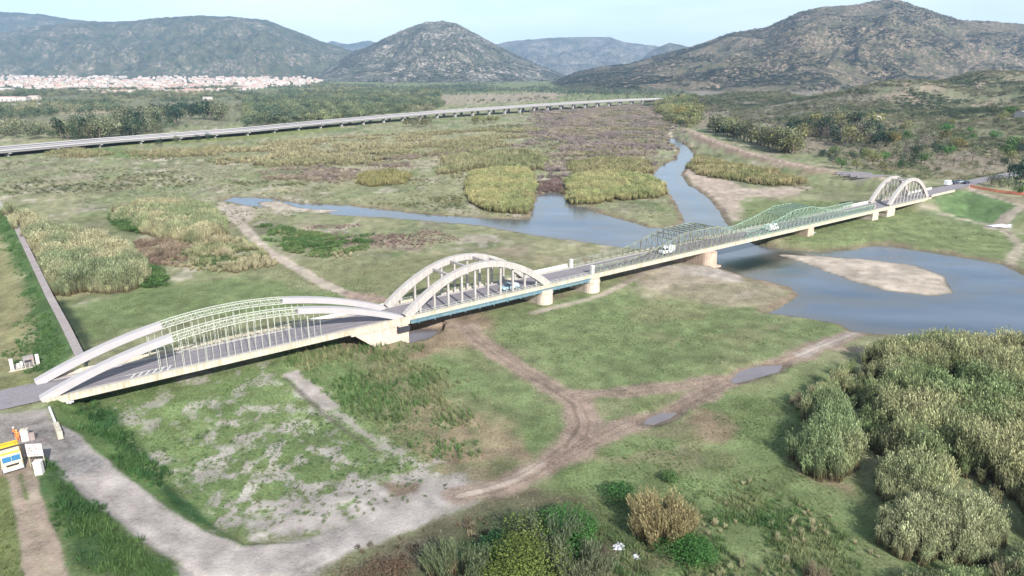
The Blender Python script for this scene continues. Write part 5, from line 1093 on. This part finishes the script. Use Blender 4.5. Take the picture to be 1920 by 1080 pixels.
thicket([(1010,210),(1240,203),(1265,235),(1245,270),(1190,320),(1060,315),(1000,270)], 3.4, 'cane_far', 1.6, 3.2, 1.2, (.15,.15,.075), (.22,.195,.11), 'olive cane patches mixed into the tamarisk scrub', gap=.52, gs=18, warp=30)
thicket([(1010,210),(1240,203),(1265,235),(1245,270),(1190,320),(1060,315),(1000,270)], 4.2, 'ball_far', 1.2, 3.0, 1.4, (.08,.10,.05), (.16,.14,.10), 'dark bushes dotted in the tamarisk scrub', 'bushes', 'low_bushes', gap=.52, gs=11)
thicket([(1010,345),(1056,335),(1060,366),(1040,362),(1008,366)], 1.8, 'twig', 1.8, 2.6, 1.4, (.14,.095,.085), (.16,.12,.08), 'purple scrub at the head of the small river inlet', 'scrub', 'purple_scrub')
thicket([(480,310),(640,300),(800,290),(900,275),(860,300),(700,325),(640,350),(500,350)], 2.6, 'twig', 1.2, 2.6, 1.6, (.165,.13,.12), (.20,.165,.12), 'patches of purplish scrub among the olive cane fields', 'scrub', 'purple_scrub', gap=.50, gs=26)
thicket([(430,330),(640,325),(860,340),(880,395),(700,385),(560,368),(430,345)], 2.4, 'ball_far', .7, 1.9, 1.7, (.10,.125,.045), (.16,.15,.07), 'low bushes dotted over the meadow before the side channel', 'bushes', 'low_bushes', gap=.52, gs=16)
thicket([(0,305),(380,290),(760,260),(1000,225),(1010,240),(700,320),(400,350),(0,370)], 4.5, 'ball_far', .8, 2.4, 1.7, (.085,.105,.045), (.15,.14,.07), 'scattered low bushes over the left half of the valley floor', 'bushes', 'low_bushes', gap=.50, gs=30)
thicket([(1270,262),(1330,285),(1400,310),(1540,345),(1520,360),(1400,335),(1300,300)], 2.4, 'ball_far', .6, 1.6, 1.6, (.10,.12,.05), (.17,.15,.08), 'low bushes along the foot of the dike', 'bushes', 'low_bushes', gap=.52, gs=12)
thicket([(1690,352),(1830,335),(1900,325),(1905,345),(1850,350),(1830,346),(1780,352)], 2.0, 'ball_far', .6, 1.4, 1.6, (.08,.11,.04), (.15,.15,.07), 'low bushes along the road at the far bridge end', 'bushes', 'low_bushes', gap=.5, gs=9)
# near weeds and turf relief
def weeds(px, step, key, h0, h1, ca, cb, label, thr, z=0, gs=3, wr=1.3, name='grass', seed=0, tilt=.15):
    P = gps(px, z); x, y = pts_in(P, step); d = sdf(x, y, P); n = fbm(x/gs, y/gs, 91+seed, 3); k = (d + (fbm(x/5, y/5, 95+seed)-.5)*9 > RNG.uniform(0, 4, len(x))) & (n + RNG.uniform(-.16, .10, len(x)) > thr) & dry(x, y, 1.5) & (seg_d(x, y, LEVEE_W) > 1.8)
    for kk in PAINT:
        if kk[0] == 'l': k &= seg_d(x, y, kk[1]) > kk[7]*.95
    x, y, n = x[k], y[k], n[k]; h = RNG.uniform(h0, h1, len(x))
    return scatter(name, key, x, y, terrain(x, y)-.03, h, h*wr, tints(x, y, ca, cb, 6, 9+seed, .18), label, 'grass', tilt)
weeds([(100,770),(760,650),(880,740),(900,870),(780,890),(560,930),(430,1000),(300,960),(120,810)], .5, 'weed', .12, .38, (.075,.135,.04), (.13,.175,.065), 'long green grass and weeds on the field below the first arch', .42, gs=2)
weeds([(230,800),(700,760),(880,890),(840,950),(620,1000),(420,1010),(250,880)], 1.1, 'ball', .25, .7, (.06,.12,.04), (.12,.16,.06), 'small green plants dotted over the stony ground beside the gravel track', .47, gs=2, seed=14, name='low_plants')
weeds([(480,660),(640,640),(800,650),(880,740),(920,860),(800,890),(640,800)], .75, 'stalk', .7, 1.5, (.065,.125,.035), (.17,.17,.08), 'rows of tall maize like weeds on the field below the pier', .43, seed=3, wr=.55, gs=5)
weeds([(150,750),(215,775),(270,850),(340,930),(450,1000),(380,1000),(270,930),(180,840)], .5, 'weed', .5, 1.1, (.025,.08,.02), (.05,.11,.03), 'lush grass with slope shade in its dark colour along the foot of the ramp', .25, z=1)  # tints lowered so the blades carry the slope's shade
weeds([(1000,910),(1200,830),(1460,730),(1540,880),(1600,960),(1720,1100),(1100,1100)], .5, 'weed', .12, .38, (.085,.14,.045), (.145,.17,.07), 'rough grass on the flat before the right thicket', .47, gs=4, seed=5)
weeds([(1060,980),(1400,900),(1560,960),(1680,1120),(1050,1120)], .65, 'weed', .35, 1.0, (.07,.13,.04), (.155,.175,.075), 'tall weeds along the bottom of the picture', .45, seed=6)
weeds([(60,860),(130,870),(240,970),(360,1090),(150,1120),(100,960)], .5, 'weed', .35, .9, (.03,.085,.022), (.06,.115,.03), 'dark grass on the bank between the track and the ramp', .35, z=2.5, seed=7)
weeds([(-60,860),(20,900),(50,1100),(-60,1150)], .6, 'weed', .2, .5, (.08,.125,.03), (.13,.15,.05), 'short grass left of the dirt track', .45, z=4, seed=8)
weeds([(0,380),(95,560),(150,665),(70,730),(0,640),(50,560),(-20,420)], .7, 'weed', .3, .8, (.035,.09,.025), (.06,.12,.03), 'green grass covering the levee slope', .35, z=3, seed=9)
weeds([(910,600),(1150,560),(1430,590),(1580,618),(1240,720),(1090,720),(930,660)], .9, 'weed', .15, .4, (.08,.13,.04), (.14,.165,.065), 'short turf on the meadow between the tracks and the river', .50, seed=10, gs=5)
weeds([(120,570),(500,500),(900,490),(720,560),(460,590),(160,670)], 1.0, 'weed', .15, .4, (.085,.13,.045), (.15,.155,.07), 'short turf on the flat behind the first arch', .50, seed=11, gs=6)
weeds([(120,760),(500,640),(760,600),(1000,590),(1150,550),(1430,585),(1600,612),(1560,720),(1500,800),(1600,920),(1750,1120),(700,1120),(900,930),(620,960),(420,1010),(250,900)], .8, 'weed', .06, .24, (.105,.14,.06), (.25,.225,.14), 'short dry and green tufts all over the flats near the viewer', .30, gs=2, seed=15)
weeds([(420,500),(900,470),(1240,490),(1480,548),(1150,560),(960,590),(780,590),(600,560)], 1.2, 'weed', .08, .3, (.12,.15,.065), (.26,.235,.15), 'dry tufts on the flat between the bridge and the side channel', .36, gs=3, seed=16)
thicket([(0,360),(0,300),(380,290),(900,260),(1250,300),(1280,410),(1100,440),(640,395),(400,430)], 3.2, 'ball_far', .25, 1.0, 2.2, (.10,.135,.06), (.24,.22,.13), 'low tussocks dotted all over the valley floor', 'tussocks', 'tussocks', gap=.42, gs=9)
thicket([(1390,385),(1560,372),(1640,395),(1900,430),(1920,500),(1800,470),(1640,452),(1500,462),(1420,440)], 2.2, 'ball_far', .15, .6, 2.2, (.09,.135,.05), (.21,.20,.11), 'low tussocks on the green river bank right of the bridge', 'tussocks', 'tussocks', gap=.45, gs=8, z=1)
thicket([(1100,1000),(1250,1010),(1420,930),(1560,960),(1680,1100),(1100,1120)], 1.5, 'ball', .35, 1.1, 1.6, (.06,.12,.04), (.12,.16,.06), 'low green bushes mixed into the grass along the bottom edge', 'bushes', 'green_bushes', gap=.50, gs=4)
thicket([(1280,960),(1420,900),(1600,980),(1680,1110),(1250,1110)], 1.7, 'cane', .8, 1.9, .8, (.15,.16,.08), (.23,.20,.12), 'straw coloured cane shoots among the weeds at the bottom edge', gap=.52, gs=4)
thicket([(560,1060),(860,960),(1000,960),(1120,1000),(1120,1120),(600,1120)], 1.2, 'twig', .5, 1.3, 1.5, (.11,.085,.065), (.15,.13,.08), 'brown dry scrub between the gravel yard and the bottom trees', 'scrub', 'brown_scrub', gap=.45, gs=5)
# ------------------------------------------------------------------ single bushes and trees
def bush(name, px, py, h, wid, base, label, cat='bush', kind='ball', n=2600, lf=.07, seed=1, z=0, var=.4, lobes=14):
    q = on(px, py, z); o = empty(name, (q.x, q.y, q.z-.05), label=label, cat=cat)
    mt = mat_leaf(name+'_leaves', base, low=(.20,.15,.09) if kind == 'cane' else None, inst=False, var=var)
    if kind == 'cane':
        r = np.random.default_rng(seed); V = []; Fq = []; H = []; R_ = []
        for c in range(n):
            src = PROTO['cane'][c % 4].data; co = np.empty(len(src.vertices)*3, np.float32); src.vertices.foreach_get('co', co); co = co.reshape(-1, 3).copy()
            a, rad = r.uniform(0, 6.28), wid*.30*math.sqrt(r.uniform(0, 1)); hh = h*r.uniform(.75, 1.05)*(1-.28*(rad/(wid*.3))**2); lean = rad/(wid*.3)*.75
            f = r.uniform(0, 6.28); cf, sf = math.cos(f), math.sin(f); x = (co[:, 0]*cf-co[:, 1]*sf)*h*.45; y = (co[:, 0]*sf+co[:, 1]*cf)*h*.45; zz = co[:, 2]*hh
            x += rad*math.cos(a) + math.cos(a)*lean*co[:, 2]**1.3*hh*.55; y += rad*math.sin(a) + math.sin(a)*lean*co[:, 2]**1.3*hh*.55
            oo = len(V); V.extend(np.stack([x, y, zz], 1).tolist()); m = len(co)//4; Fq.extend([(oo+4*i, oo+4*i+1, oo+4*i+2, oo+4*i+3) for i in range(m)])
            at = np.empty(len(co), np.float32); src.attributes['hgt'].data.foreach_get('value', at); H.extend(at.tolist()); src.attributes['rnd'].data.foreach_get('value', at); R_.extend(at.tolist())
        link(bpy.data.objects.new('stalks', leafmesh('stalks', V, Fq, H, R_, mt)), o)
    else:
        me = ball_proto(seed, n, lf, mt, lobes, .5, flat=.95); f = link(bpy.data.objects.new('foliage', me), o); f.scale = (wid, wid, h)
        m = MB(); r = random.Random(seed)
        for k in range(6): a = r.uniform(0, 6.28); m.tube((0, 0, 0), (math.cos(a)*wid*.22, math.sin(a)*wid*.22, h*.55), .09*h/3, .03, 6)
        m.build('stem', M['bark'], o)
    return o
bush('cane_clump', 1240, 1000, 5.2, 10, (.30,.255,.13), 'large fan shaped straw coloured cane clump alone in the bottom meadow', 'cane clump', 'cane', 34, seed=3)
bush('cane_clump', 860, 1085, 4.6, 9, (.13,.165,.085), 'grey green cane clump at the bottom edge left of the yellow tree', 'cane clump', 'cane', 26, seed=4)
bush('cane_clump', 1030, 1030, 5.2, 9, (.12,.15,.085), 'grey green cane clump rising behind the yellow green tree', 'cane clump', 'cane', 24, seed=5)
bush('cane_clump', 1085, 1090, 5, 8, (.15,.17,.10), 'pale grey cane clump at the bottom edge right of the yellow tree', 'cane clump', 'cane', 20, seed=6)
bush('cane_clump', 1525, 1095, 2.6, 4, (.24,.20,.13), 'small beige tuft at the bottom edge before the right thicket', 'cane clump', 'cane', 10, seed=7)
bush('cane_clump', 1900, 1110, 3.6, 5, (.22,.20,.12), 'straw cane clump at the right of the bottom edge', 'cane clump', 'cane', 12, seed=8)
bush('leafy_tree', 985, 1090, 5.2, 9.5, (.125,.165,.040), 'bushy yellow green tree at the bottom edge', 'tree', n=9000, lf=.036, seed=9)
bush('leafy_bush', 1070, 1015, 4.2, 8.5, (.055,.15,.035), 'bright green bush behind the yellow green tree', n=7000, lf=.042, seed=10)
bush('leafy_bush', 925, 1040, 3, 5, (.035,.10,.035), 'dark green bush left of the yellow green tree', n=1800, lf=.08, seed=11)
bush('leafy_bush', 1290, 1045, 2.8, 6.5, (.055,.145,.035), 'green bush below the large straw cane clump', n=5000, lf=.045, seed=12)
bush('leafy_bush', 1160, 935, 2.2, 4.5, (.050,.13,.035), 'green bush left of the large straw cane clump', n=1500, lf=.08, seed=13)
bush('leafy_bush', 1255, 905, 1.6, 3, (.08,.15,.045), 'small green bush behind the large straw cane clump', n=800, lf=.09, seed=14)
bush('leafy_bush', 1440, 985, 1.3, 3, (.06,.12,.035), 'low round bush alone on the rough grass', n=700, lf=.09, seed=15)
bush('dry_bush', 735, 1075, 1.8, 5, (.15,.10,.065), 'brown dried bush at the edge of the gravel yard', n=1800, lf=.05, seed=16)
bush('dry_bush', 680, 1085, 1.5, 5, (.16,.115,.075), 'brown dried bush at the bottom edge beside the gravel', n=1600, lf=.05, seed=17)
bush('dry_bush', 1130, 1045, 1.6, 3.5, (.13,.085,.07), 'reddish brown bush right of the pale grey cane', n=1200, lf=.05, seed=18)
# tree kinds for the middle distance
TK = {}
def tree_kind(key, base, n, lf, lobes, flat, zc, seed, asp, tr=.3):
    mt = mat_leaf(key+'_leaves', base, inst=False, var=.42, per_obj=True); cr_ = [ball_proto(seed+i, n, lf, mt, lobes, zc, flat=flat) for i in range(3)]
    ms = []
    for i in range(2):
        m = MB(); r = random.Random(seed+i); m.tube((0,0,-.03), (r.uniform(-.02,.02), 0, .45), .035, .022, 7)
        for k in range(5): a = r.uniform(0, 6.28); m.tube((0, 0, .2+.05*k), (math.cos(a)*.2, math.sin(a)*.2, .45+.07*k), .014, .006, 5)
        ms.append(m.mesh('trunk', M['bark']))
    TK[key] = (cr_, ms, asp)
tree_kind('grey_green_tree', (.165,.180,.105), 420, .105, 10, 1.15, .52, 101, .75)
tree_kind('dark_evergreen', (.030,.055,.034), 420, .11, 9, 1.0, .5, 111, .7)
tree_kind('olive_green_tree', (.185,.185,.075), 420, .105, 10, 1.0, .5, 121, .9)
tree_kind('yellow_tree', (.25,.21,.06), 420, .10, 9, 1.0, .5, 131, .8)
tree_kind('bright_green_tree', (.07,.16,.04), 420, .11, 10, .85, .48, 141, 1.0)
tree_kind('bare_tree', (.24,.205,.18), 300, .06, 9, 1.0, .5, 151, .9)
tree_kind('conical_tree', (.038,.075,.042), 420, .10, 7, 1.9, .5, 161, .5)
rt = random.Random(21)
USED = {}
def tree(key, px, py, h, label, group=None, z=2, lb=None, span=None):
    if lb:
        t_ = (px-span[0])/max(1, span[1]-span[0]); wh = ('far left end', 'left quarter', 'left half', 'centre', 'right half', 'right quarter', 'far right end')[min(6, max(0, int(t_*7)))]
        sz = ('low', 'medium high', 'tall')[min(2, max(0, int((h-span[2])/max(.1, span[3]-span[2])*3)))]
        for w0 in ('tree', 'small tree', 'dark tree', 'very dark tree', 'round olive tree', 'olive bush like tree'):
            pass
        base = lb
        label = '%s %s tree, %s of those %s' % (sz, KADJ[key], wh, base)
    q = on(px, py, z); cr_, ms, asp = TK[key]; s = h*rt.uniform(.9, 1.1)
    o = empty(key, (q.x, q.y, q.z-.1), rt.uniform(0, 6.28), label=label, cat='tree', group=group); o.scale = (s*asp*1.15, s*asp*1.15, s)
    link(bpy.data.objects.new('crown', rt.choice(cr_)), o); t = link(bpy.data.objects.new('trunk', rt.choice(ms)), o); return o
tree('bright_green_tree', 1776, 293, 9, 'bright green rounded tree on the right below the foothills'); tree('conical_tree', 1712, 312, 13, 'dark pointed tree left of the bright green rounded tree'); tree('conical_tree', 1693, 318, 11, 'dark broad pointed tree behind the last arch')
tree('yellow_tree', 1675, 276, 13, 'tall yellow leaved tree behind the last arch'); tree('bare_tree', 1735, 280, 14, 'tall pale leafless tree between the yellow and the bright green tree'); tree('yellow_tree', 1800, 285, 9, 'smaller yellowish tree right of the bright green tree')
tree('dark_evergreen', 1912, 352, 17, 'very dark large tree at the right edge above the red netting'); tree('dark_evergreen', 1932, 352, 16, 'very dark tree cut by the right edge'); tree('dark_evergreen', 1900, 336, 9, 'small very dark tree left of the large one at the right edge')
tree('bright_green_tree', 1912, 366, 5, 'green bush like tree below the very dark tree')
tree('grey_green_tree', 1858, 350, 7, 'pale grey green bushy tree just behind the red netting'); tree('grey_green_tree', 1875, 352, 7, 'pale bushy tree in the middle of the netting row'); tree('grey_green_tree', 1890, 355, 6, 'pale bushy tree nearest the right edge behind the netting')
tree('bare_tree', 1842, 335, 8, 'grey leafless tree at the road bend beyond the bridge'); tree('yellow_tree', 1270, 225, 22, 'tall yellow green tree at the near end of the dike'); tree('olive_green_tree', 1292, 232, 24, 'broad olive tree beside the dike bend'); tree('olive_green_tree', 1305, 222, 20, 'olive tree behind the dike bend'); tree('dark_evergreen', 1277, 240, 12, 'small dark tree at the end of the dike')
tree('bare_tree', 1330, 225, 17, 'pale leafless tree right of the dike bend'); tree('grey_green_tree', 1245, 205, 18, 'grey green tree before the end of the motorway viaduct')
KADJ = dict(grey_green_tree='grey green', dark_evergreen='very dark', olive_green_tree='olive green', yellow_tree='yellowish', bright_green_tree='bright green', bare_tree='pale leafless', conical_tree='dark pointed')
def row(keys, pts, h0, h1, n, jx, jy, label, group):
    xs = [p[0] for p in pts]; lo_, hi_ = min(xs), max(xs)
    for i in range(n):
        t = (i+rt.uniform(0, .8))/n*(len(pts)-1); k = min(int(t), len(pts)-2); f = t-k
        kk = rt.choice(keys); f2 = 0
        tree(kk, pts[k][0]*(1-f)+pts[k+1][0]*f+rt.uniform(-jx, jx), pts[k][1]*(1-f)+pts[k+1][1]*f+rt.uniform(-jy, jy), rt.uniform(h0, h1), (kk, f2), group, lb=label, span=(lo_, hi_, h0, h1))
row(['grey_green_tree','grey_green_tree','olive_green_tree'], [(1335,245),(1380,258),(1430,272),(1470,285),(1490,290)], 13, 19, 48, 6, 3, 'in the row behind the dike', 'trees of the row behind the dike')
row(['dark_evergreen'], [(1330,247),(1360,253),(1385,260)], 8, 11, 9, 3, 1.5, 'shading the start of the dike', 'dark trees at the start of the dike row')
row(['grey_green_tree','dark_evergreen','olive_green_tree','bare_tree'], [(1480,262),(1540,255),(1600,262),(1660,268)], 11, 19, 52, 12, 12, 'below the right foothills', 'trees of the mixed grove')
row(['olive_green_tree','grey_green_tree','dark_evergreen','bare_tree','bright_green_tree'], [(1540,285),(1640,292),(1740,285),(1840,285),(1920,280)], 5, 11, 70, 15, 30, 'behind the far bridge end', 'small trees behind the far bridge end')
row(['conical_tree','dark_evergreen','grey_green_tree'], [(120,262),(180,258),(240,252),(300,248)], 14, 22, 26, 8, 4, 'just beyond the motorway', 'trees beyond the motorway on the left')
row(['grey_green_tree','dark_evergreen'], [(225,240),(300,232),(400,222),(420,225)], 16, 24, 26, 9, 6, 'in the grove beyond the motorway', 'trees of the dark grove')
row(['dark_evergreen'], [(285,222),(340,215),(395,212)], 16, 20, 14, 6, 2, 'in the dense dark plantation', 'trees of the dark plantation')
row(['olive_green_tree','grey_green_tree'], [(760,236),(785,238),(810,236)], 10, 13, 6, 4, 1.5, 'before the motorway parapet', 'round olive trees before the viaduct'); row(['olive_green_tree'], [(885,232),(935,230)], 8, 11, 6, 4, 1.5, 'under the viaduct', 'olive trees under the viaduct')
row(['grey_green_tree','dark_evergreen','bare_tree'], [(480,240),(500,238),(390,262),(270,275)], 5, 8, 9, 10, 3, 'between motorway and cane', 'small trees before the motorway')
# woods that read as one mass
def woods(px, step, h0, h1, ca, cb, label, gap, gs, seed, key='wood', z=2, wr=.95, name='woodland', cat='woodland'):
    P = gps(px, z); x, y = pts_in(P, step); d = sdf(x, y, P); d = np.where(d < -900, np.where(inside(x, y, P), 50, -1), d); n = fbm(x/gs, y/gs*.6, seed, 4); k = (d > 0) & (n > gap)
    for i in range(len(VP)-1): pass
    k &= seg_d(x, y, VP) > 26; k &= seg_d(x, y, DIKE) > 7; k &= seg_d(x, y, RROAD) > 8
    x, y, n = x[k], y[k], n[k]; h = RNG.uniform(h0, h1, len(x))*(.6+.4*np.clip((n-gap)*8, 0, 1))
    return scatter(name, key, x, y, terrain(x, y)-.3, h, h*wr*RNG.uniform(.8, 1.2, len(x)), tints(x, y, ca, cb, gs*.5, seed+3, .22), label, cat, .05)
woods([(-60,178),(640,166),(830,172),(830,205),(640,228),(420,240),(200,255),(-60,262)], 15, 7, 17, (.055,.080,.045), (.135,.135,.075), 'dark green woods between the town and the motorway', .54, 140, 201)
woods([(460,190),(640,178),(820,172),(825,200),(640,224),(460,236)], 12, 10, 18, (.045,.070,.042), (.105,.12,.058), 'dense wood right of the town behind the motorway', .40, 90, 202)
woods([(640,172),(900,166),(1060,170),(1240,170),(1300,180),(1040,178),(820,180)], 24, 8, 14, (.045,.070,.048), (.08,.095,.06), 'dark tree belt along the foot of the mountains', .42, 200, 203)
woods([(-60,158),(640,154),(1000,164),(1200,172),(1240,184),(1000,190),(820,196),(640,170),(-60,176)], 34, 5, 11, (.055,.08,.045), (.14,.13,.08), 'hedges and fields around the distant town', .50, 200, 204, 'ball_far')
woods([(1230,196),(1260,190),(1300,192),(1320,215),(1300,240),(1250,230),(1230,215)], 9, 6, 14, (.075,.10,.04), (.155,.15,.06), 'trees around the end of the motorway viaduct', .36, 40, 205)
woods([(1300,185),(1500,200),(1640,215),(1700,250),(1640,300),(1500,285),(1340,240)], 8, 3, 8, (.07,.10,.045), (.17,.16,.10), 'scrub wood below the right hand mountain', .47, 45, 206, 'ball', z=2)
woods([(1500,250),(1700,240),(2050,230),(2050,335),(1900,330),(1830,335),(1700,330),(1560,300)], 5, 1.5, 4.5, (.08,.115,.045), (.20,.185,.10), 'mixed scrub and rough pasture behind the far bridge end', .42, 25, 207, 'ball', z=2, wr=1.3)
woods([(-60,150),(640,150),(620,168),(300,178),(-60,172)], 22, 6, 10, (.05,.075,.05), (.10,.115,.065), 'garden trees between the houses of the distant town', .55, 60, 208)
# shrubs on the foothills and the mountain flanks
hx = RNG.uniform(150, 1500, 150000); hy = RNG.uniform(430, 1900, 150000); hz_ = terrain(hx, hy); k = (hz_ > 4.5) & (np.abs(hx/hy) < .85) & (fbm(hx/40, hy/40, 301) + RNG.uniform(-.1, .1, 150000) > .42); k &= seg_d(hx, hy, DIKE) > 20
hx, hy, hz_ = hx[k][:70000], hy[k][:70000], hz_[k][:70000]
scatter('hill_shrubs', 'ball', hx, hy, hz_-.3, RNG.uniform(1.2, 4.5, len(hx)), RNG.uniform(2.2, 6.5, len(hx)), tints(hx, hy, (.052,.078,.042), (.145,.15,.088), 60, 302, .3), 'green shrubs dotted over the right hand foothills', 'shrubs')
for nm, cnt, ca, cb, sd, lb in (('right_mountain', 26000, (.035,.048,.028), (.09,.09,.055), 311, 'dark shrubs speckling the flanks of the right hand mountain'), ('rocky_hill', 9000, (.045,.058,.038), (.085,.09,.06), 312, 'dark shrubs speckling the rocky hill in the middle')):
    X, Y, Z, T = MOUNT[nm]; nr, na = X.shape; i = RNG.uniform(1, nr*.76, cnt*2); j = RNG.uniform(0, na-1.01, cnt*2); i0, j0 = i.astype(int), j.astype(int); fi, fj = i-i0, j-j0; i1, j1 = np.minimum(i0+1, nr-1), j0+1
    bl = lambda A: (A[i0, j0]*(1-fi)*(1-fj)+A[i1, j0]*fi*(1-fj)+A[i0, j1]*(1-fi)*fj+A[i1, j1]*fi*fj)
    x, y, z_ = bl(X), bl(Y), bl(Z); k = (z_ > 8) & (fbm(x/160, y/160, sd) + .3*fbm(x/30, y/30, sd+2) > .62); x, y, z_ = x[k][:cnt], y[k][:cnt], z_[k][:cnt]
    scatter('hill_shrubs', 'ball_far', x, y, z_-1, RNG.uniform(3, 8, len(x)), RNG.uniform(7, 17, len(x)), tints(x, y, ca, cb, 200, sd+5, .2), lb, 'shrubs')
# ------------------------------------------------------------------ air
hzo = MB().box(-9000, 9000, -900, 13500, -5, 760)
m = bpy.data.materials.new('valley_haze'); m.use_nodes = True; t = m.node_tree; t.nodes.remove(t.nodes['Principled BSDF'])
pv = N(t, 'ShaderNodeVolumePrincipled'); pv.inputs['Color'].default_value = (.40,.64,1,1); pv.inputs['Density'].default_value = HAZE; pv.inputs['Anisotropy'].default_value = .0
t.links.new(pv.outputs[0], t.nodes['Material Output'].inputs['Volume'])
if HAZE > 0: tag(hzo.build('haze', m), label='thin blue haze filling the valley air', cat='haze', kind='stuff')
